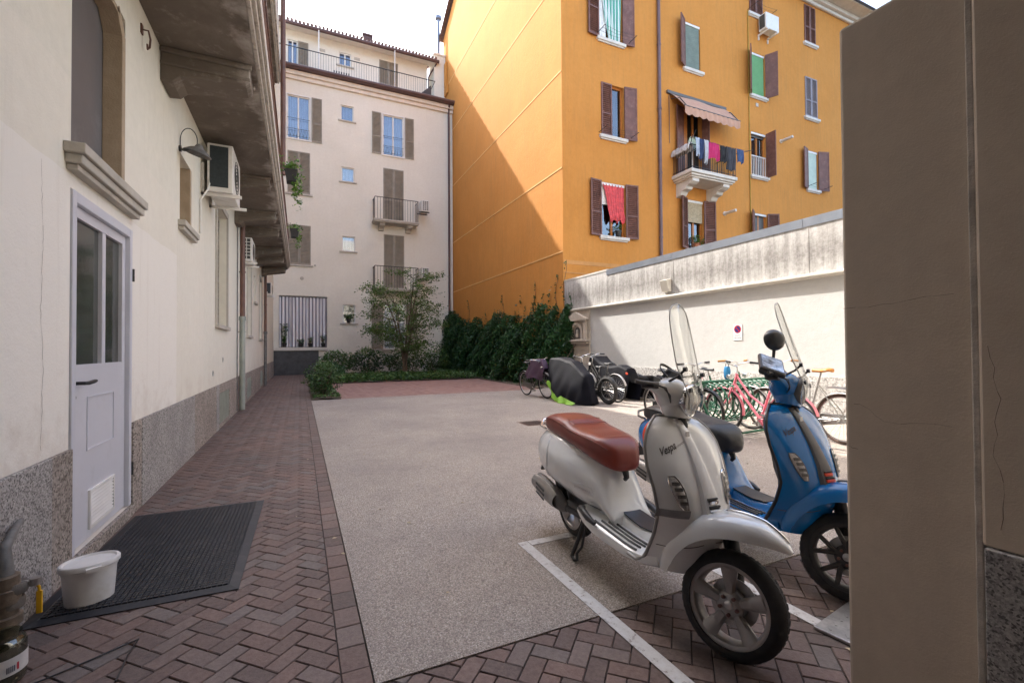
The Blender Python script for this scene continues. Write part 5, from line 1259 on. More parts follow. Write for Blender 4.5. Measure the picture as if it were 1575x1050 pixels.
def make_wheel(parent, r, w, alloy, front=True, spin=.2):
    """wheel about its own axle at the parent's origin, axle along y"""
    rim = r*.735
    mb = MB()
    prof = []
    for k in range(15):
        a = pi*k/14; prof.append((rim+(r-rim)*(.12+.88*sin(a)**.72), -w/2*cos(a)*(1-.08*sin(a))))
    mb.lathe(prof+prof[:1], axis=(0, 1, 0), n=64, ref=(1, 0, 0), cap=False)
    ty = mb.build('wheel', 'rubber', parent, smooth=50)
    mb = MB()
    for i in range(46):       # raised tread blocks on both shoulders
        for sg in (-1, 1):
            a = 2*pi*(i+(.5 if sg > 0 else 0))/46
            for q, (yy, rr) in enumerate(((.006, 1.0), (.26, .972))):
                y = sg*.010
                c = Vector((r*rr*cos(a+.03*q), y, r*rr*sin(a+.03*q))); tt = Vector((-sin(a), .25*sg, cos(a))).normalized()
                nn = Vector((cos(a), 0, sin(a))); bb = tt.cross(nn)
                if q == 0: mb.obox(c, tt*.010, bb*.007, nn*.0004)
    mb.build('tread', 'rubber', ty)
    mb = MB()
    mb.lathe([(rim*1.04, -w*.40), (rim*1.045, -w*.43), (rim*1.0, -w*.44), (rim*.93, -w*.40), (rim*.90, -w*.30), (rim*.88, 0), (rim*.90, w*.30), (rim*.93, w*.40), (rim*1.0, w*.44), (rim*1.045, w*.43), (rim*1.04, w*.40), (rim*.97, w*.2), (rim*.97, -w*.2), (rim*1.04, -w*.40)], axis=(0, 1, 0), n=56, ref=(1, 0, 0), cap=False)
    mb.lathe([(.02, -w*.36), (.034, -w*.35), (.052, -w*.29), (.058, -w*.22), (.058, w*.25), (.03, w*.3)], axis=(0, 1, 0), n=30, ref=(1, 0, 0))
    for k in range(5):
        a = spin+2*pi*k/5
        if alloy == 'alloy':
            secs = []
            for q in np.linspace(0, 1, 7):
                rr = .045+(rim*.93-.045)*q; hw = lerp([0, .25, .7, 1], [.020, .0225, .030, .036], q); yo = -w*lerp([0, .5, 1], [.25, .28, .37], q); th = lerp([0, .6, 1], [.020, .014, .018], q)
                u = Vector((cos(a), 0, sin(a))); v = Vector((-sin(a), 0, cos(a))); y_ = Vector((0, 1, 0))
                c = u*rr+y_*yo
                secs.append([tuple(c+v*hw*p+y_*th*s_) for p, s_ in ((-1, .9), (-1, .15), (-.55, -.45), (.55, -.45), (1, .15), (1, .9))])
            mb.loft(secs)
        else:
            for sg in (-1, 1):
                u = Vector((cos(a), 0, sin(a))); u2 = Vector((cos(a+.30*sg), 0, sin(a+.30*sg)))
                mb.tube([tuple(u*.045+Vector((0, -w*.24, 0))), tuple(u2*rim*.93+Vector((0, -w*.34, 0)))], [.014, .011], 7)
    rm = mb.build('rim', alloy, ty, smooth=38)
    mb = MB()
    for k in range(5):
        a = spin+.63+2*pi*k/5; c = Vector((.036*cos(a), -w*.345, .036*sin(a))); mb.lathe([(.0075, 0), (.0075, .012), (.004, .013)], c, (0, -1, 0), 8)
    mb.build('wheel_bolt', mat('rusty bolt', (.12, .05, .04), .5, .3) if 'rb' not in M_ else 'rb', ty)
    mb = MB(); mb.lathe([(.001, -w*.40), (.014, -w*.40), (.019, -w*.37), (.02, -w*.34)], axis=(0, 1, 0), n=18, ref=(1, 0, 0)); mb.build('hub_cap', 'steel', ty, smooth=40)
    mb = MB(); mb.lathe([(.055, w*.20), (.098, w*.20), (.098, w*.24), (.055, w*.24), (.055, w*.20)], axis=(0, 1, 0), n=40, ref=(1, 0, 0), cap=False)
    for k in range(12):
        a = 2*pi*k/12; mb.lathe([(.007, 0), (.007, .004)], (.085*cos(a), w*.2-.003, .085*sin(a)), (0, 1, 0), 6)
    mb.build('brake_disc', 'steel', ty, smooth=30)
    return ty
M_['rb'] = mat('rusty bolt', (.12, .05, .04), .5, .3)
def make_scooter(label, loc, rz, steer, paint, seatm, wheelm, trimc, cfg):
    t = thing('scooter', label, 'scooter', loc, rz)
    # ---- rear body with flanks
    X = [-.29, -.275, -.24, -.185, -.095, 0, .1, .2, .3, .38, .45, .50, .54, .60, .66]
    zt = [.665, .70, .725, .74, .748, .745, .735, .72, .70, .675, .645, .61, .55, .44, .37]
    zb = [.60, .53, .465, .42, .375, .348, .335, .325, .315, .308, .305, .30, .30, .30, .30]
    wd = [.05, .105, .165, .205, .233, .243, .242, .234, .215, .188, .16, .148, .142, .135, .125]
    secs = []
    for x in np.linspace(-.29, .66, 44):
        a, b, w = lerp(X, zt, x), lerp(X, zb, x), lerp(X, wd, x)
        pts = []
        for k in range(32):
            q = 2*pi*k/32; c_, s_ = cos(q), sin(q)
            y = w*math.copysign(abs(c_)**(.72), c_); z = (a+b)/2+(a-b)/2*math.copysign(abs(s_)**(.80), s_)
            tz = (z-b)/(a-b)
            y *= (.80+.20*min(1, tz/.35)) if tz < .35 else (1-.22*max(0, (tz-.62)/.38)**1.6)
            pts.append((x, y, z))
        secs.append(pts)
    mb = MB(); mb.loft(secs); body = mb.build('body', paint, t, smooth=50)
    # flank edge beads and inspection panel
    def flank(x, z, sg, off=.003):
        a, b, w = lerp(X, zt, x), lerp(X, zb, x), lerp(X, wd, x)
        s_ = max(-1, min(1, (z-(a+b)/2)/((a-b)/2))); s0 = math.copysign(abs(s_)**(1/.80), s_); c0 = sqrt(max(0, 1-s0*s0)); tz = (z-b)/(a-b)
        y = w*c0**.72; y *= (.80+.20*min(1, tz/.35)) if tz < .35 else (1-.22*max(0, (tz-.62)/.38)**1.6)
        return (x, sg*(y+off), z)
    mb = MB()
    for sg in (-1, 1):
        mb.tube([flank(-.10+.145*cos(a), .553+.150*sin(a), sg, .0015) for a in np.linspace(-1.35, 1.25, 26)], .0028, 6)
        mb.tube([flank(x, z, sg, .0008) for x, z in ((.30, .43), (.31, .475), (.40, .485), (.47, .475), (.485, .43), (.46, .385), (.34, .372), (.305, .395), (.30, .43))], .0018, 5)
    mb.build('panel_bead', paint, body, smooth=60)
    mb = MB()
    for sg in (-1, 1): mb.tube([flank(x, z, sg, .0006) for x, z in ((.02, .372), (.1, .362), (.17, .37), (.24, .362), (.3, .352), (.4, .35), (.5, .352))], .002, 5)
    mb.build('seam', 'darkgrey', body, smooth=60)
    vs_t, fs_t = text_mesh(cfg['badge'], .026, .15); w_ = max(p[0] for p in vs_t)
    mb = MB(); mb.add([flank(.46-(p[0]/w_)*.12, .442+p[1]+.012*p[0]/w_, -1, .0015) for p in [(w_-q[0], q[1]) for q in vs_t]], fs_t); mb.build('badge', 'steel', body, recalc=False)
    for xa, xb, m_ in cfg['flank_stripes']:
        for sg in (-1, 1):
            mb = MB(); mb.grid([[flank(x+(z-.5)*-.25, z, sg, .002) for x in np.linspace(xa, xb, 4)] for z in np.linspace(.42, .70, 10)]); mb.build('stripe', m_, body, smooth=60)
    # ---- floorboard, tunnel, belly
    fx = [.36, .45, .55, .70, .85, .95, 1.02, 1.08]; ft = [.345, .335, .325, .318, .312, .315, .33, .36]; fb = [.29, .255, .24, .235, .235, .25, .262, .275]; fw = [.19, .205, .21, .208, .203, .198, .192, .17]
    secs = [[(x, y, z) for y, z in sellipse(lerp(fx, fw, x), lerp(fx, ft, x), lerp(fx, fb, x), 24, 4.5)] for x in np.linspace(.36, 1.08, 20)]
    mb = MB(); mb.loft(secs); fl = mb.build('floorboard', paint, t, smooth=40)
    mb = MB(); secs = []
    for x in np.linspace(.48, 1.04, 14):
        h = lerp([.48, .6, .8, .95, 1.04], [.46, .38, .352, .37, .45], x); w = lerp([.48, .7, 1.04], [.11, .075, .08], x)
        secs.append([(x, -w, .30), (x, -w*.8, h-.012), (x, -w*.5, h), (x, w*.5, h), (x, w*.8, h-.012), (x, w, .30)])
    mb.loft(secs); mb.build('tunnel', paint, fl, smooth=50)
    mb = MB(); mb.shell([[(x, y, lerp([.55, .6, .8, .93], [.405, .385, .358, .365], x)+.004) for y in np.linspace(-.062*k_, .062*k_, 6)] for x, k_ in zip(np.linspace(.58, .90, 8), (.55, .8, .95, 1, 1, 1, .95, .9))], .006); mb.build('tunnel_mat', 'blackplastic', fl, smooth=40)
    for sg in (-1, 1):
        for i, y in enumerate((.105, .132, .159, .186)):
            mb = MB(); mbc = MB()
            P_ = [(x, sg*min(y, lerp(fx, fw, x)*.95-.004), lerp(fx, ft, x)+(.001 if i < 3 else -.006)) for x in np.linspace(.56+.03*(3-i), .94, 9)]
            mbc.tube(P_, .0055, 6); mb.tube([(p[0], p[1], p[2]+.004) for p in P_], .0062, 6)
            mbc.build('strip_holder', 'chrome', fl, smooth=60); mb.build('floor_strip', 'blackplastic', fl, smooth=60)
    # ---- leg shield
    n = 26; front, back = [], []
    for z in np.linspace(.27, .962, 30):
        w = lerp(SZ, SW, z); r1, r2 = [], []
        for i in range(n+1):
            y = w*sin(pi/2*(2*i/n-1)); x, _, _ = shield_pt(y, z)
            r1.append((x, y, z)); r2.append((min(x-.022, lerp(SZ, SE, z)-.012), y*.985, z))
        front.append(r1+r2[::-1])
    mb = MB(); mb.loft(front); sh = mb.build('leg_shield', paint, t, smooth=50)
    edge = []
    zz = np.linspace(.30, .962, 26)
    for z in zz: edge.append((lerp(SZ, SE, z)-.006, -lerp(SZ, SW, z)-.001, z))
    for y in np.linspace(-lerp(SZ, SW, .962), lerp(SZ, SW, .962), 8)[1:-1]: edge.append((shield_pt(y, .962)[0]-.008, y, .965))
    for z in zz[::-1]: edge.append((lerp(SZ, SE, z)-.006, lerp(SZ, SW, z)+.001, z))
    mb = MB(); mb.tube([(.90, -.205, .285), (.96, -.2, .28)]+edge+[(.96, .2, .28), (.90, .205, .285)], .0085, 8); mb.build('shield_trim', trimc, sh, smooth=60)
    mb = MB()
    for sg in (-1, 1): mb.tube([shield_pt(sg*q*.19, .43-.03*q, .0006) for q in np.linspace(.18, .97, 14)], .0018, 5)
    mb.build('panel_seam', 'darkgrey', sh, smooth=60)
    # glove box behind the shield
    mb = MB(); secs = []
    for z in np.linspace(.36, .93, 10):
        e = lerp(SZ, SE, z)-.02; w = min(.14, lerp(SZ, SW, z)*.8); d = lerp([.36, .5, .6, .85, .93], [.03, .05, .11, .10, .03], z)
        secs.append([(e, -w, z), (e-d*.8, -w*.95, z), (e-d, -w*.7, z), (e-d, w*.7, z), (e-d*.8, w*.95, z), (e, w, z)])
    mb.loft(secs); mb.build('glove_box', cfg['inner'], sh, smooth=40)
    # centre cover with grille slots
    mb = MB(); secs = []
    for z in np.linspace(.50, .945, 22):
        w = lerp([.50, .54, .62, .75, .86, .945], [.040, .052, .046, .034, .028, .02], z); o = lerp([.5, .53, .62, .945], [.022, .036, .024, .012], z); x0 = shield_pt(0, z)[0]
        secs.append([(x0-.01, -w, z), (x0+o*.75, -w*.82, z), (x0+o, -w*.45, z), (x0+o, w*.45, z), (x0+o*.75, w*.82, z), (x0-.01, w, z)])
    mb.loft(secs); cc = mb.build('horn_cover', cfg['cover'], sh, smooth=45)
    mb = MB(); mbc = MB()
    for i in range(4):
        z = .525+i*.030; x0 = shield_pt(0, z)[0]+lerp([.5, .53, .62, .945], [.022, .036, .024, .012], z)
        w = .034-.002*i
        mb.loft([[(x0+.008*s_-.004+.006*(1-(k_/6*2-1)**2)*1, w*(k_/6*2-1), z+dz) for s_, dz in ((-.6, -.009), (1, -.005), (1, .005), (-.6, .009))] for k_ in range(7)])
        mbc.box(x0-.006, x0+.0015, -w*.95, w*.95, z+.010, z+.018)
    mb.build('grille', cfg['grille'], cc, smooth=30); mbc.build('grille_slot', 'blackplastic', cc)
    mb = MB(); z = .885; x0 = shield_pt(0, z)[0]+.015; mb.obox((x0+.003, 0, z), (.0005, 0, .003), (0, .011, 0), (-.002, 0, .013)); mb.build('emblem', 'steel', cc, bevel=.003)
    # front indicators in the shield
    for sg in (-1, 1):
        rows_ = []
        for j, v_ in enumerate(np.linspace(0, 1, 9)):
            z = .585+.135*v_; yc = sg*(.118+.030*v_); hw = .024*sin(pi*(.12+.80*(1-v_)**.8))**.6
            rows_.append([shield_pt(yc+hw*u_, z, .003+.009*(1-u_*u_)*sin(pi*min(1, .1+v_*.88))) for u_ in np.linspace(-1, 1, 7)])
        mb = MB(); mb.grid(rows_); lp = mb.build('indicator', 'lens', sh, smooth=60)
        mb = MB(); P_ = [r[0] for r in rows_]+[r[-1] for r in rows_[::-1]]; mb.tube(P_, .0028, 5, closed=True); mb.build('indicator_rim', 'chrome' if cfg['bright'] else 'darkgrey', lp, smooth=60)
        mb = MB()
        for v_ in (.15, .35, .55, .72): z = .585+.135*v_; yc = sg*(.118+.03*v_); mb.grid([[shield_pt(yc+.015*u_, z+dz, .0135) for u_ in (-1, 0, 1)] for dz in (0, .014)])
        mb.build('bulb_reflector', 'smokegrey', lp)
    if cfg.get('tape'):
        shield_patch(-.225, -.105, .548, .582, .0022, .012).build('tape_patch', 'tape', sh)
    # script lettering on the shield
    for txt, size, y0, z0, sk in cfg['script']:
        vs_t, fs_t = text_mesh(txt, size, .35, .0008 if size > .03 else 0)
        mb = MB(); mb.add([shield_pt(y0+p[0]*.82, z0+p[1]+p[0]*.30, .0016) for p in vs_t], fs_t); mb.build('script_lettering', cfg['scriptm'], sh, recalc=False)
    # ---- seat
    sx = [-.25, -.24, -.21, -.15, -.03, .1, .2, .3, .4, .5, .56, .60, .625]; st = [.765, .785, .812, .828, .836, .826, .803, .793, .79, .778, .755, .722, .68]
    sb = [.745, .725, .712, .702, .692, .676, .665, .650, .630, .605, .592, .59, .61]; sw_ = [.05, .09, .135, .155, .166, .168, .168, .167, .160, .142, .118, .09, .05]
    secs = []
    for x in np.linspace(-.25, .625, 38):
        a, b, w = lerp(sx, st, x), lerp(sx, sb, x), lerp(sx, sw_, x); pts = []
        for k in range(28):
            q = 2*pi*k/28; c_, s_ = cos(q), sin(q); y = w*math.copysign(abs(c_)**.62, c_); z = (a+b)/2+(a-b)/2*math.copysign(abs(s_)**.62, s_)
            if s_ > 0: z -= .010*(1-abs(c_))*(.15 < x < .5)
            pts.append((x, y, z))
        secs.append(pts)
    mb = MB(); mb.loft(secs); se = mb.build('seat', seatm, t, smooth=60)
    mb = MB()
    for sg in (-1, 1): mb.tube([(x, sg*lerp(sx, sw_, x)*.97, lerp(sx, st, x)*.80+lerp(sx, sb, x)*.20+.0) for x in np.linspace(-.23, .57, 24)], .003, 6)
    mb.tube([(.20+.02*cos(a), .12*sin(a), .803+.003) for a in np.linspace(pi/2, 3*pi/2, 12)]+[(.12-.10*(1-abs(y)/.12), y, .822) for y in np.linspace(-.12, .12, 9)], .0022, 5)
    mb.build('piping', seatm, se, smooth=60)
    mb = MB(); mb.tube([(.56, 0, .61), (.59, 0, .585), (.60, 0, .555), (.585, 0, .54)], [.02, .02, .016, .012], 8); mb.build('bag_hook', 'blackplastic', se, smooth=50)
    mb = MB(); mb.tube([(-.17, -.15, .72), (-.28, -.135, .725), (-.345, -.09, .755), (-.36, 0, .765), (-.345, .09, .755), (-.28, .135, .725), (-.17, .15, .72)], .0095, 10); mb.build('grab_rail', 'chrome' if cfg['bright'] else 'darkgrey', t, smooth=60)
    # ---- tail lamp, plate holder, exhaust, engine, stand, pegs
    mb = MB(); mb.sphere((-.325, 0, .64), .05, 10, .5, 1.2, .9); mb.build('tail_lamp', 'red', t, smooth=60)
    mb = MB(); mb.loft([[(-.30, -.075, .56), (-.30, .075, .56), (-.33, .075, .57), (-.33, -.075, .57)], [(-.40, -.085, .36), (-.40, .085, .36), (-.415, .085, .365), (-.415, -.085, .365)]]); mb.box(-.33, -.18, -.05, .05, .46, .56); mb.build('plate_holder', 'blackplastic', t, smooth=30, bevel=.004)
    mb = MB(); secs = []
    for x in np.linspace(-.30, .16, 16):
        r = lerp([-.30, -.28, -.2, 0, .1, .16], [.03, .052, .06, .06, .045, .02], x); zc = lerp([-.3, .16], [.325, .255], x)
        secs.append([(x, -.155+r*.8*cos(a), zc+r*1.15*sin(a)) for a in np.linspace(0, 2*pi, 18, endpoint=False)])
    mb.loft(secs); mb.tube([(.15, -.15, .255), (.26, -.10, .23), (.32, -.04, .25)], .02, 8); ex = mb.build('exhaust', 'darkgrey', t, smooth=50)
    mb = MB(); rows_ = []
    for x in np.linspace(-.285, .06, 10):
        zc = lerp([-.3, .16], [.325, .255], x); r = .068*sin(pi*min(1, max(.16, (x+.33)/.44)))**.35
        rows_.append([(x, -.155-.062*cos(a), zc+r*1.1*sin(a)) for a in np.linspace(-1.15, 1.15, 9)])
    mb.shell(rows_, .004); ss = mb.build('heat_shield', 'alloy', ex, smooth=50)
    mb = MB()
    for i in range(3): zc = .335-.030*i; mb.obox((-.13, -.2195, zc-.012), (.065, 0, -.012), (0, .002, 0), (0, 0, .0065))
    mb.build('shield_slot', 'blackplastic', ss)
    mb = MB(); mb.loft([[(x, y+.01, z) for y, z in sellipse(w, a, b, 16, 3)] for x, a, b, w in ((-.06, .32, .19, .05), (.05, .34, .17, .085), (.25, .34, .17, .10), (.42, .32, .20, .09), (.48, .30, .22, .05))])
    mb.cyl((-.22, -.10, .60), (.0, -.09, .25), .03); mb.build('engine', 'blackmetal', t, smooth=40)
    mb = MB(); mb.tube([(.34, -.13, .235), (.33, -.17, .12), (.305, -.20, .016)], .012, 8); mb.tube([(.34, .13, .235), (.33, .17, .12), (.305, .20, .016)], .012, 8); mb.tube([(.34, -.13, .235), (.34, .13, .235)], .012, 8); mb.tube([(.305, -.20, .016), (.345, -.205, .012), (.37, -.2, .02), (.35, -.19, .05)], .010, 8); mb.tube([(.40, -.15, .24), (.385, -.175, .10), (.35, -.19, .05)], .008, 6)
    mb.build('stand', 'blackmetal', t, smooth=50)
    for sg in (-1, 1): mb = MB(); mb.tube([(.42, sg*.18, .352), (.45, sg*.215, .36), (.54, sg*.222, .338), (.60, sg*.215, .322)], [.014, .02, .02, .013], 10); mb.build('passenger_peg', 'blackplastic', t, smooth=60)
    # ---- wheels, fork and mudguard (front assembly steered)
    w_r = make_wheel(t, .224, .108, wheelm); w_r.location = (0, 0, .2245)
    ax0 = Vector((1.335, 0, .215)); tilt = R(26)
    axis = Vector((-sin(tilt), 0, cos(tilt)))
    St = Matrix.Translation(ax0-Vector((.04, 0, 0))) @ Matrix.Rotation(steer, 4, axis) @ Matrix.Translation(-ax0+Vector((.04, 0, 0)))
    steerxf = lambda x, y, z: tuple(St @ Vector((x, y, z)))
    w_f = make_wheel(t, .214, .104, wheelm, spin=.42); w_f.matrix_local = St @ Matrix.Translation(ax0)
    mb = MB(steerxf); A0 = 1.335
    th = np.linspace(R(172), R(52), 30); rows_o = []
    for a in th:
        d = a*180/pi
        Rr = lerp([52, 58, 72, 92, 115, 140, 160, 172], [.332, .344, .356, .352, .350, .338, .318, .305], d); ri = lerp([52, 58, 72, 92, 115, 140, 160, 172], [.322, .308, .276, .256, .244, .236, .238, .25], d); w = lerp([52, 56, 64, 78, 96, 120, 145, 165, 172], [.008, .035, .068, .104, .126, .138, .136, .120, .108], d)
        sec = []
        for k in range(21):
            q = -pi/2+pi*k/20; y = w*math.copysign(abs(sin(q))**.80, sin(q)); rr = ri+(Rr-ri)*abs(cos(q))**.62
            sec.append((A0+rr*cos(a), y, .232+rr*sin(a)))
        rows_o.append(sec)
    mb.shell(rows_o, -.005); fd = mb.build('mudguard', paint, t, smooth=55)
    mb = MB(steerxf); mb.tube([(A0+(lerp([58, 75, 92, 115], [.347, .36, .354, .352], d)+.004)*cos(R(d)), 0, .232+(lerp([58, 75, 92, 115], [.347, .36, .354, .352], d)+.004)*sin(R(d))) for d in np.linspace(102, 57, 14)], [.004]+[.008]*12+[.004], 8); mb.build('crest', 'chrome' if cfg['bright'] else 'darkgrey', fd, smooth=60)
    for (d0_, d1_, m_) in cfg['stripes']:
        rows_ = []
        for d in np.linspace(d0_, d1_, 4):
            a = R(d); Rr = lerp([52, 58, 72, 92, 115, 140, 160, 172], [.332, .344, .356, .352, .350, .338, .318, .305], d)+.0025; ri = lerp([52, 58, 72, 92, 115, 140, 160, 172], [.322, .308, .276, .256, .244, .236, .238, .25], d)-.0005; w = lerp([52, 56, 64, 78, 96, 120, 145, 165, 172], [.008, .035, .068, .104, .126, .138, .136, .120, .108], d)+.0025
            rows_.append([(A0+(ri+(Rr-ri)*abs(cos(q))**.62)*cos(a), w*math.copysign(abs(sin(q))**.80, sin(q)), .232+(ri+(Rr-ri)*abs(cos(q))**.62)*sin(a)) for q in np.linspace(-pi/2*.985, -.6, 12)])
        mb = MB(steerxf); mb.grid(rows_); mb.build('stripe', m_, fd, smooth=60)
    mb = MB(steerxf)
    mb.tube([(1.25, .03, .55), (1.275, .085, .46), (1.30, .10, .34), (1.325, .085, .24), (1.335, .0, .232)], [.026, .03, .032, .03, .022], 10); mb.cyl((1.30, .10, .30), (1.215, .07, .62), .022)
    mb.cyl((1.24, 0, .50), (1.02, 0, .95), .024); mb.build('fork', 'blackmetal', t, smooth=50)
    # ---- headset, lamp, bars
    hx, hz = .985, 1.05
    mb = MB(steerxf)
    ys = [-.215, -.19, -.15, -.11, -.08, -.05, 0, .05, .08, .11, .15, .19, .215]
    secs = []
    for y in ys:
        a = abs(y); rx = lerp([0, .05, .08, .11, .15, .19, .215], [.088, .084, .072, .052, .038, .031, .026], a); rzz = lerp([0, .05, .08, .11, .15, .19, .215], [.088, .084, .072, .050, .036, .030, .025], a); cx = hx-lerp([0, .1, .215], [0, .015, .035], a); cz = hz+lerp([0, .1, .215], [0, .024, .046], a)
        secs.append([(cx+rx*cos(q), y, cz+rzz*sin(q)) for q in np.linspace(0, 2*pi, 24, endpoint=False)])
    mb.loft(secs)
    secs = []
    for z, r_x, r_y in ((.955, .062, .078), (.98, .070, .086), (1.01, .08, .088), (1.04, .085, .085)): secs.append([(1.0-.25*(z-.955)+r_x*cos(q), r_y*sin(q), z) for q in np.linspace(0, 2*pi, 22, endpoint=False)])
    mb.loft(secs); hd = mb.build('headset', paint, t, smooth=55)
    ld = Vector((.97, 0, -.06)).normalized(); lc = Vector((hx+.066, 0, hz-.004))
    mb = MB(steerxf); mb.lathe([(.070, -.03), (.079, .0), (.081, .014), (.076, .020), (.070, .016), (.069, .004)], lc, ld, 36); hl = mb.build('headlight', 'chrome' if cfg['bright'] else 'darkgrey', hd, smooth=50)
    mb = MB(steerxf); mb.lathe([(.068, .004), (.055, -.02), (.03, -.035), (.001, -.04)], lc, ld, 30); mb.build('reflector', 'chrome', hl, smooth=50)
    mb = MB(steerxf); mb.lathe([(.070, .012), (.06, .022), (.035, .030), (.001, .033)], lc, ld, 30); mb.build('lens', 'smoke', hl, smooth=60)
    mb = MB(steerxf); mb.loft([[(hx-.055+.052*cos(q)*k_, .075*sin(q)*k_, hz+.066+zz+.35*-.052*cos(q)*k_) for q in np.linspace(0, 2*pi, 20, endpoint=False)] for k_, zz in ((1.05, 0), (1, .022), (.85, .026), (.1, .026))]); mb.build('dashboard', 'blackplastic', hd, smooth=40)
    mb = MB(steerxf); mb.loft([[(hx-.03-.062*cos(q)*1.0, .092*k_*sin(q), hz+.10+.055*cos(q)+dz) for q in np.linspace(-1.9, 1.9, 16)] for k_, dz in ((1, 0), (1.02, .012), (.96, .014), (.94, .0))], cap=False, ring=True); mb.build('dash_visor', 'blackplastic', hd, smooth=50)
    for sg in (-1, 1):
        g0, g1 = Vector((hx-.036, sg*.20, hz+.048)), Vector((hx-.055, sg*.315, hz+.052))
        mb = MB(steerxf); mb.tube([g0, g0.lerp(g1, .15), g0.lerp(g1, .2), g1, g1+(g1-g0)*.03], [.018, .018, .020, .021, .024], 14)
        for i in range(8): q = g0.lerp(g1, .3+.08*i); mb.lathe([(.0215, -.002), (.0222, 0), (.0215, .002)], q, g1-g0, 14)
        gp = mb.build('grip', 'blackplastic', hd, smooth=50)
        mb = MB(steerxf); c_ = g0.lerp(g1, -.02); mb.obox(c_, (.034, 0, .004), (0, .040, 0), (-.004, 0, .030)); mb.build('switchgear', 'blackplastic', gp, bevel=.01)
        mb = MB(steerxf); mb.tube([g0+Vector((.03, 0, 0)), g0+Vector((.055, sg*.03, -.004)), g0+Vector((.028, sg*.15, -.012)), g0+Vector((.02, sg*.165, -.012))], [.008, .008, .007, .009], 8); mb.build('brake_lever', 'blackmetal' if not cfg['bright'] else 'darkgrey', gp, smooth=60)
    for sg in (-1, 1):
        mb = MB(steerxf)
        for k_ in (0, 1): mb.tube([(hx-.02, sg*(.215+.02*k_), hz+.045), (hx+.035+.012*k_, sg*.20, hz+.03), (hx+.045, sg*.15, hz-.015*k_), (hx+.02, sg*.09, hz-.03)], .0035, 6)
        mb.build('control_cable', 'blackplastic', hd, smooth=60)
    # screen
    zs_ = np.linspace(0, 1, 22); rows_ = []; top = cfg['screen_top']
    for v_ in zs_:
        z = 1.0+(top-1.0)*v_; hw = lerp([0, .08, .2, .36, .6, .8, .9, .96, 1], [.060, .075, .095, .122, .120, .112, .097, .074, .02], v_); x0 = hx+lerp([0, .12, .35, 1], cfg['screen_x'], v_)
        rows_.append([(x0-.9*(hw*u_)**2*1.6, hw*u_, z) for u_ in np.linspace(-1, 1, 15)])
    mb = MB(steerxf); mb.shell(rows_, .0035); ws = mb.build('windscreen', 'screen', t, smooth=60)
    mb = MB(steerxf); P_ = [r[0] for r in rows_]+rows_[-1][1:-1]+[r[-1] for r in rows_[::-1]]; mb.tube(P_, .0032, 6); mb.build('screen_edge', 'screen_edge', ws, smooth=60)
    mb = MB(steerxf)
    for sg in (-1, 1):
        mb.tube([(hx-.02, sg*.11, hz+.05), (hx+.05, sg*.10, hz+.10), (hx+.072, sg*.095, hz+.13)], .006, 8); mb.lathe([(.012, -.006), (.012, .01)], (hx+.075, sg*.095, hz+.135), (1, 0, .2), 10); mb.lathe([(.012, -.006), (.012, .01)], (hx+.095, sg*.06, hz+.04), (1, 0, .2), 10)
    mb.build('screen_mount', 'blackplastic', ws, smooth=60)
    if cfg['wing']:
        for wx, wy, wz, hgt, hwid, yawp, m_ in cfg['wing']:
            # handlebar phone holder: tilted case with a screen towards the rider
            c_ = Vector((wx, wy, wz)); ax = Vector((sin(yawp)*.3, cos(yawp), 0)).normalized()*hwid; up = Vector((.55, 0, .83)).normalized(); up = (up-ax.normalized()*up.dot(ax.normalized())).normalized()*hgt; nn = ax.cross(up).normalized()
            if nn.x > 0: nn = -nn
            if m_ == 'screenblue':        # lies nearly flat, rolled towards the kerb side
                nn = Vector((.42, -.38, .82)).normalized(); up = Vector((-.35, .9, .6)); up = (up-nn*up.dot(nn)).normalized()*hgt; ax = nn.cross(up).normalized()*hwid
            mb = MB(steerxf); mb.obox(c_, ax, up, nn*.014); ph = mb.build('phone_holder', 'blackplastic', t, bevel=.012)
            mb = MB(steerxf); mb.obox(c_+nn*.0155, ax*.82, up*.86, nn*.001); mb.build('phone_screen', m_, ph)
            mb = MB(steerxf); mb.tube([c_-nn*.012, c_-nn*.03-Vector((0, 0, .03)), Vector((hx-.06, wy*.9, hz+.03))], .011, 8); mb.build('holder_arm', 'blackplastic', ph, smooth=60)
    for my, mz, mx in cfg['mirrors']:
        mb = MB(steerxf); mb.tube([(hx-.06, my*.75, hz+.03), (hx-.05, my*.95, mz-.14), (hx-.05, my, mz-.05)], [.008, .007, .010], 10); mr = mb.build('mirror', 'mirror', t, smooth=60)
        mb = MB(steerxf); mb.lathe([(.001, .040), (.03, .038), (.05, .028), (.062, .008), (.063, -.006), (.058, -.010), (.001, -.008)], (hx-.055, my, mz), (.75, -.65, .1), 28); mb.build('mirror_shell', 'mirror', mr, smooth=50)
    return t
M_['smokegrey'] = mat('dark reflector', (.12, .11, .10), .2, .5, 60)
M_['screen_edge'] = mat('screen edge', (.52, .52, .50), .3, .1)
M_['trimgrey'] = mat('grey edge trim', (.30, .295, .28), .35, .15, metal=.3)
def pose(R_, F_):
    d = Vector(F_)-Vector(R_); return (R_[0], R_[1], 0), atan2(d.y, d.x)
loc, rz = pose((1.745, 2.70), (1.645, 1.37))
make_scooter('white scooter with an oxblood seat and tall clear windscreen parked over the white line', loc, rz, R(25), 'white_paint', 'redseat', 'alloy', 'trimgrey',
    dict(badge='primavera', inner='white_paint', cover='white_paint', grille='chrome', bright=True, tape=True, script=[('Vespa', .044, -.168, .800, 0), ('primavera', .017, -.084, .830, 0)], scriptm='smokegrey', stripes=[], flank_stripes=[], screen_top=1.53, screen_x=[.105, .115, .07, -.04], wing=[(.93, .03, 1.15, .045, .075, .0, 'blackplastic')], mirrors=[]))
loc, rz = pose((2.69, 2.74), (2.55, 1.42))
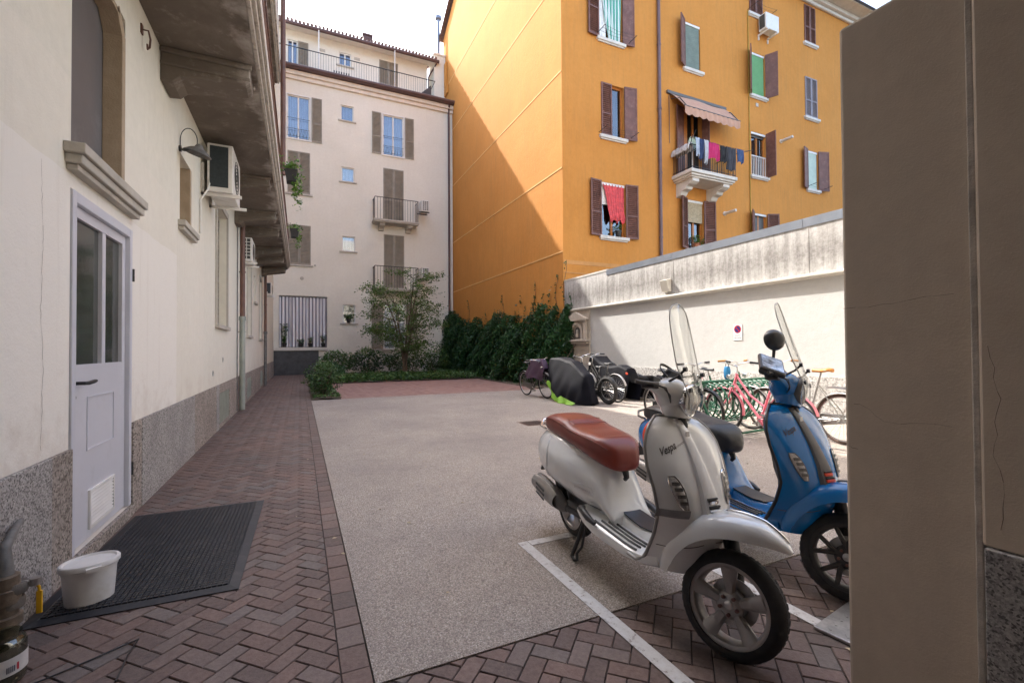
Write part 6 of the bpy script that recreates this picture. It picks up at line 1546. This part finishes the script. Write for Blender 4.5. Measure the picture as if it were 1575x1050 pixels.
make_scooter('bright blue scooter with black seat and a red stripe on its mudguard beside the pillar', loc, rz, R(30), 'blue_paint', 'blackseat', 'blackmetal', 'blackplastic',
    dict(badge='sprint', inner='darkgrey', cover='darkgrey', grille='red', bright=False, tape=False, script=[('Vespa', .044, -.150, .80, 0)], scriptm='blackplastic', stripes=[(131, 122, 'red'), (146, 136, 'darkgrey')], flank_stripes=[(-.06, -.02, 'red'), (.0, .05, 'darkgrey')], screen_top=1.58, screen_x=[.11, .11, .06, -.10], wing=[(.95, -.25, 1.145, .105, .068, .5, 'screenblue')], mirrors=[(-.17, 1.31, 0)]))
# ================================================================ BICYCLES (local: x forward, y left, rear hub above x=0)
M_['tyretan'] = mat('brown wall tyre', (.10, .06, .045), .7, .2, 20)
M_['greymud'] = mat('pale mudguard', (.5, .48, .47), .35, .1, 6, metal=.3)
def bike_wheel(parent, x, r, tyre=.019, tm='rubber', spokes=28, rimm='steel', y=0):
    mb = MB(); mb.tube([((r-tyre)*cos(a), 0, (r-tyre)*sin(a)) for a in np.linspace(0, 2*pi, 48, endpoint=False)], tyre, 10, closed=True)
    w = mb.build('wheel', tm, parent, smooth=60); w.location = (x, y, r)
    mb = MB(); mb.tube([((r-tyre*2.2)*cos(a), 0, (r-tyre*2.2)*sin(a)) for a in np.linspace(0, 2*pi, 48, endpoint=False)], .009, 6, closed=True); mb.cyl((0, -.045, 0), (0, .045, 0), .018, n=12); mb.build('rim', rimm, w, smooth=60)
    mb = MB()
    for i in range(spokes):
        a = 2*pi*i/spokes; sg = (-1)**i; b = a+.35*(1 if i % 4 < 2 else -1); mb.tube([(.018*cos(b), sg*.032, .018*sin(b)), ((r-tyre*2.2)*cos(a), 0, (r-tyre*2.2)*sin(a))], .0014, 4)
    mb.build('spokes', 'steel', w); return w
def bicycle(label, loc, rz, m='pink', step=True, saddle='blackseat', bar='rise', grip='blackplastic', mudm=None, r=.335, lean=0., tyre=.019, tm='rubber', seat_z=.92, bar_z=1.03, basket=False, wb=1.05, chainc=None, rack=False, group=None):
    t = thing('bicycle', label, 'bicycle', loc, rz, group); t.rotation_euler = (lean, 0, rz)
    rear = Vector((0, 0, r)); fr = Vector((wb, 0, r)); bb = Vector((.44, 0, r-.06)); st = Vector((.27, 0, seat_z-.12)); ht = Vector((wb-.22, 0, bar_z-.13)); hb = Vector((wb-.17, 0, bar_z-.30))
    bike_wheel(t, 0, r, tyre, tm); fw = bike_wheel(t, wb, r, tyre, tm)
    mb = MB(); R_ = .017
    mb.tube([bb, st], R_, 10); mb.tube([hb, ht], .02, 10); mb.tube([hb+Vector((0, 0, .03)), (hb+bb)/2+Vector((-.03, 0, -.02 if step else 0)), bb], R_*1.1, 10)
    if step: mb.tube([ht-Vector((0, 0, .04)), (.62, 0, r+.27), (.44, 0, r+.16), bb.lerp(st, .35)], R_*.9, 10)
    else: mb.tube([ht-Vector((-.01, 0, .04)), st+Vector((.02, 0, -.02))], R_, 10)
    for sg in (-1, 1):
        mb.tube([bb+Vector((0, sg*.02, 0)), rear+Vector((.06, sg*.05, 0)), rear+Vector((0, sg*.055, 0))], .010, 8); mb.tube([bb.lerp(st, .85)+Vector((0, sg*.015, 0)), rear+Vector((.04, sg*.05, .1)), rear+Vector((0, sg*.055, 0))], .008, 8)
        mb.tube([hb+Vector((.005, sg*.03, -.03)), hb+Vector((.03, sg*.048, -.12)), fr+Vector((-.02, sg*.05, .06)), fr+Vector((0, sg*.05, 0))], [.013, .013, .010, .008], 8)
    mb.build('frame', m, t, smooth=50)
    if mudm:
        for cx, a0, a1 in ((0, .25, 2.9), (wb, .35, 3.25)):
            mb = MB(); rows_ = []
            for a in np.linspace(a0, a1, 22):
                aa = a if cx == 0 else a
                rows_.append([(cx+(r+.018-.012*abs(u_)**2)*cos(aa), u_*.030, r+(r+.018-.012*abs(u_)**2)*sin(aa)) for u_ in (-1, -.6, 0, .6, 1)])
            mb.shell(rows_, .002); mb.build('mudguard', mudm, t, smooth=60)
    mb = MB(); mb.tube([st, st+Vector((-.03, 0, .09))], .012, 8); c = Vector((.22, 0, seat_z)); secs = []
    for q in np.linspace(0, 1, 12):
        x = c.x-.13+.27*q; w = lerp([0, .1, .3, .55, 1], [.03, .075, .08, .04, .018], q); zt_ = c.z+lerp([0, .2, .5, 1], [.02, .03, .01, .012], q)
        secs.append([(x, w*cos(a), zt_-.028+.028*sin(a) if sin(a) > 0 else zt_-.028+.022*sin(a)) for a in np.linspace(0, 2*pi, 14, endpoint=False)])
    mb2 = MB(); mb2.loft(secs); sd = mb2.build('saddle', saddle, t, smooth=60); mb.build('seat_post', 'steel', sd, smooth=50)
    mb = MB(); stem = ht+Vector((-.01, 0, .10)); mb.tube([ht, stem, stem+Vector((.06, 0, .02))], .012, 8)
    s0 = stem+Vector((.06, 0, .02))
    if bar == 'rise': pts = [(-.30, -.14, .05), (-.24, -.04, .06), (-.12, .02, .03), (0, 0, 0), (.12, .02, .03), (.24, -.04, .06), (.30, -.14, .05)]
    else: pts = [(-.30, -.04, .03), (-.12, 0, .03), (0, 0, 0), (.12, 0, .03), (.30, -.04, .03)]
    P_ = [s0+Vector((dx, y, dz)) for y, dx, dz in pts]; mb.tube(P_, .011, 8)
    hb_ = mb.build('handlebar', 'chrome', t, smooth=60)
    for e, f_ in ((P_[0], P_[1]), (P_[-1], P_[-2])):
        mb = MB(); d = (e-f_).normalized(); mb.tube([e-d*.09, e+d*.035], .0165, 10); mb.build('grip', grip, hb_, smooth=60)
        mb = MB(); mb.tube([e-d*.10, e-d*.06+Vector((.03, 0, -.02)), e+Vector((.035, 0, -.03))], .005, 6); mb.build('brake_lever', 'steel', hb_, smooth=60)
    mb = MB(); mb.lathe([(.095, -.004), (.095, .004)], bb+Vector((0, -.05, 0)), (0, 1, 0), 30)
    for sg, a in ((-1, -.5), (1, pi-.5)): e = bb+Vector((.165*cos(a), sg*.075, .165*sin(a))); mb.tube([bb+Vector((0, sg*.06, 0)), e], .009, 6); mb.obox(e+Vector((0, sg*.05, 0)), (.045, 0, 0), (0, .045, 0), (0, 0, .010))
    mb.build('crank', 'steel', t, smooth=30)
    mb = MB(); mb.loft([[(x, y, z) for x, z in ((-.05, r+.05), (.45, r+.03), (.55, r-.06), (.45, r-.16), (-.05, r-.06))] for y in (-.062, -.045)]); mb.build('chain_guard', chainc or m, t, bevel=.01)
    if rack:
        mb = MB()
        for y in (-.06, 0, .06): mb.tube([(-.32, y, r*2+.07), (.16, y, r*2+.08)], .006, 6)
        for sg in (-1, 1): mb.tube([(-.2, sg*.065, r*2+.07), (0, sg*.06, r)], .006, 6)
        mb.build('carrier', 'steel', t, smooth=60)
    mb = MB(); mb.lathe([(.001, .06), (.03, .055), (.04, .02), (.042, 0), (.001, .0)], hb+Vector((.06, 0, .12)), (1, 0, 0), 16); mb.build('lamp', 'chrome', t, smooth=50)
    return t
Rk = thing('bike_rack', 'green steel spiral bike rack standing in front of the sunlit white wall', 'bike rack', (6.2, 5.05, 0))
mb = MB(); mb.tube([(-.85, .0, .76), (.95, .12, .76)], .026, 10)
for x, y in ((-.85, 0), (.95, .12)): mb.tube([(x, y, .77), (x+.02, y-.42, .03)], .024, 10); mb.tube([(x, y, .77), (x+.02, y+.42, .03)], .024, 10)
mb.tube([(-.83, -.42, .03), (.97, -.30, .03)], .018, 8); mb.tube([(-.83, .42, .03), (.97, .54, .03)], .018, 8)
mb.build('frame', 'greenpaint', Rk, smooth=50)
mb = MB(); P_ = []
for i in range(14*20+1):
    a = 2*pi*i/20; q = i/(14*20); P_.append((-.80+1.7*q, .06*q+.30*sin(a), .46+.285*cos(a)))
mb.tube(P_, .0125, 7); mb.build('spiral', 'greenpaint', Rk, smooth=60)
bicycle('pink step through bicycle with its front wheel in the green rack', (5.87, 3.90, 0), R(91), 'pink', True, 'blackseat', mudm='pink', lean=R(3), grip='blackplastic')
bicycle('silver city bicycle with a tan leather saddle at the right end of the rack', (6.52, 3.62, 0), R(91), 'silver', True, 'tan', mudm='greymud', grip='tan', tm='tyretan', seat_z=.98, lean=R(-3), rack=True)
bicycle('dark bicycle with black grips behind the left end of the green rack', (5.55, 6.02, 0), R(-91), 'bikeblack', False, 'blackseat', bar='flat', lean=R(2), mudm='bikeblack')
bicycle('chrome handled bicycle with tan grips on the far side of the green rack', (6.45, 6.0, 0), R(-89), 'greenpaint', True, 'blackseat', bar='rise', grip='tan', mudm='greymud')
# bicycle lock / blue helmet hanging on the dark bicycle's bars
t = thing('bike_bag', 'small bright blue pouch hanging by the pink bicycle handlebar over the green rack', 'pouch', (5.93, 4.93, .80))
mb = MB(); mb.loft([[(x*k_, y*.05*k_, z) for x, y in ((-.035, -.7), (.035, -.7), (.04, 0), (.035, .7), (-.035, .7), (-.04, 0))] for k_, z in ((.6, 0), (1, .04), (1.05, .14), (.8, .2))]); mb.build('pouch_body', mat('blue pouch cloth', (.02, .20, .42), .7, .2, 12), t, smooth=50, bevel=.008)
mb = MB(); mb.tube([(0, -.03, .18), (0, -.02, .26), (0, .02, .26), (0, .03, .18)], .005, 6); mb.build('strap', 'blackplastic', t, smooth=60)
# ---- far group of bicycles under covers
bicycle('old grey bicycle with a purple cover bundled over its saddle, leftmost of the covered group', (5.70, 11.28, 0), R(-86), 'darkgrey', False, 'blackseat', lean=R(6), mudm='bikeblack', wb=1.02, bar_z=.98)
def cover(name, label, loc, rz, secs_fn, m, n=30, x0=-.9, x1=.9, seed=0, cat='cover', extra=None):
    t = thing(name, label, cat, loc, rz); r2 = random.Random(seed); ph = [r2.uniform(0, 6) for _ in range(6)]
    rows_ = []
    for x in np.linspace(x0, x1, n):
        top, wt, wb_, zb_ = secs_fn(x); row = []
        for k_ in range(25):
            u_ = k_/24*2-1; a = abs(u_); sg = math.copysign(1, u_)
            if a < .3: y = sg*wt*a/.3; z = top-.012*(a/.3)**2
            else:
                q = (a-.3)/.7; y = sg*(wt+(wb_-wt)*q**.8); z = top-.012-(top-.012-zb_)*q
                y += sg*(.05*(abs(((x*1.3+ph[0]+q*.5) % 1)-.5)*2-.5)*q+.035*(abs(((x*2.9+ph[1]-q*1.1) % 1)-.5)*2-.5)*q); z += .03*(abs(((x*1.7+ph[2]) % 1)-.5)*2-.5)*q*(1-q)*4
            row.append((x, y, z+.010*sin(x*11+ph[3]+a*5)))
        rows_.append(row)
    mb = MB(); mb.shell(rows_, -.006); mb.build('sheet', m, t, smooth=24)
    if extra: extra(t, rows_)
    return t
def lime(t, rows_):
    mb = MB(); R2 = []
    for i in range(26):
        x = lerp([0, 25], [.62, -.82], i); zt_ = lerp([-.82, -.5, 0, .3, .62], [.03, .07, .16, .34, .60], x); y = lerp([-.82, 0, .62], [.40, .39, .27], x)
        h = lerp([-.82, -.6, 0, .3, .62], [.01, .05, .15, .20, .16], x)
        R2.append([(x, y-.03, zt_+.03), (x+.01*sin(i), y+.02+.02*sin(i*1.1), max(.006, zt_-h*.5)), (x, y+.05+.03*sin(i*.9+1), max(.004, zt_-h))])
    mb.shell(R2, .004); mb.build('lime_hem', 'coverlime', t, smooth=60)
    mb = MB(); mb.obox((.38, .175, .70), (.045, .01, .01), (0, .003, 0), (0, .0, .012)); mb.build('orange_mark', 'orange_curtain', t)
cover('covered_motorbike', 'motorbike under a black nylon cover with a lime green hem showing at the ground', (5.98, 9.45, 0), R(88),
      lambda x: (lerp([-.97, -.93, -.8, -.5, -.2, .1, .35, .6, .8, .93, .97], [.06, .40, .66, .84, .98, 1.03, 1.05, 1.06, 1.02, .86, .5], x), lerp([-.97, -.8, 0, .6, .97], [.03, .12, .14, .24, .06], x), lerp([-.97, -.8, -.5, .3, .93, .97], [.05, .24, .37, .38, .22, .08], x), lerp([-.97, -.6, 0, .3, .6, .97], [.02, .02, .12, .30, .48, .5], x)), 'coverblack', x0=-.97, x1=.97, n=40, seed=3, cat='motorbike', extra=lime)
cover('bundled_cover', 'crumpled purple nylon cover thrown over the leftmost bicycle of the group', (5.74, 10.75, 0), R(92),
      lambda x: (lerp([-.5, -.35, 0, .2, .42], [.78, 1.0, 1.02, .98, .72], x), .07, lerp([-.5, 0, .42], [.12, .2, .14], x), lerp([-.5, -.1, .2, .42], [.45, .52, .48, .55], x)), 'coverpurple', n=18, x0=-.5, x1=.42, seed=8)
eb = bicycle('black fat tyred electric bicycle standing right of the covered motorbike', (6.42, 8.55, 0), R(94), 'bikeblack', True, 'blackseat', bar='rise', r=.32, tyre=.045, lean=R(-4), seat_z=.86, bar_z=1.08, mudm='bikeblack', wb=1.1)
bicycle('bicycle with a pale rear mudguard and red reflector beside the fat tyred one', (6.82, 8.75, 0), R(94), 'darkgrey', True, 'blackseat', mudm='greymud', lean=R(-4), bar_z=1.08)
t = thing('reflector', 'small orange red rear reflector on the pale mudguard of a parked bicycle', 'reflector', (6.83, 8.40, .70)); mb = MB(); mb.lathe([(.03, -.008), (.03, .008), (.02, .012)], (0, 0, 0), (0, -1, 0.2), 14); mb.build('disc', 'red', t, smooth=40); mb = MB(); mb.box(-.012, .012, .0, .03, -.03, .0); mb.build('clip', 'blackplastic', t)
def scoot_cov(x): return (lerp([-.9, -.8, -.5, -.1, .2, .45, .65, .8], [.55, .74, .80, .78, .86, 1.02, 1.0, .72], x), lerp([-.9, 0, .6, .8], [.12, .18, .26, .14], x), lerp([-.9, 0, .8], [.26, .32, .28], x), lerp([-.9, -.3, .4, .8], [.05, .03, .03, .12], x))
cover('covered_scooter', 'scooter under a black cover beside the white wall below the shrine', (7.42, 9.75, 0), R(90), lambda x: tuple(v_*(1.06 if i == 0 else 1) for i, v_ in enumerate(scoot_cov(x))), 'coverblack', seed=5, cat='scooter', x0=-.9, x1=.8)
cover('covered_moped', 'low bundle under a second black cover at the edge of the sunlit wall', (7.75, 9.2, 0), R(80), lambda x: (lerp([-.55, -.4, 0, .3, .5], [.35, .55, .62, .60, .4], x), .12, .24, .02), 'coverblack', seed=15, cat='moped', x0=-.55, x1=.5, n=20)
# loose terrace antenna on the rear roof
t = thing('roof_antenna', 'thin television antenna on the roof edge of the pale rear block', 'antenna', (-.35, 27.4, 19.2)); mb = MB(); mb.cyl((0, 0, 0), (0, 0, 2.6), .02, n=8); mb.build('mast', 'steel', t)
mb = MB(); mb.tube([(-.4, 0, 2.2), (.5, 0, 2.2)], .012, 6)
for i in range(8): mb.tube([(-.35+i*.11, -.3, 2.2), (-.35+i*.11, .3, 2.2)], .006, 5)
mb.build('elements', 'steel', t)
for o in list(bpy.data.objects):
    if 'world_parts' in o.keys(): del o['world_parts']
GROUPS = {'air conditioner': 'air conditioners on the courtyard walls', 'bicycle': 'bicycles parked in the yard', 'scooter': 'scooters parked in the yard', 'potted plant': 'potted plants on window sills',
          'shrub': 'shrubs in the planting beds', 'hanging plant': 'pots hanging on the balcony railing', 'cover': 'nylon covers over parked bikes'}
for o in bpy.data.objects:
    if o.parent is None and o.get('category') in GROUPS and not o.get('group'): o['group'] = GROUPS[o['category']]
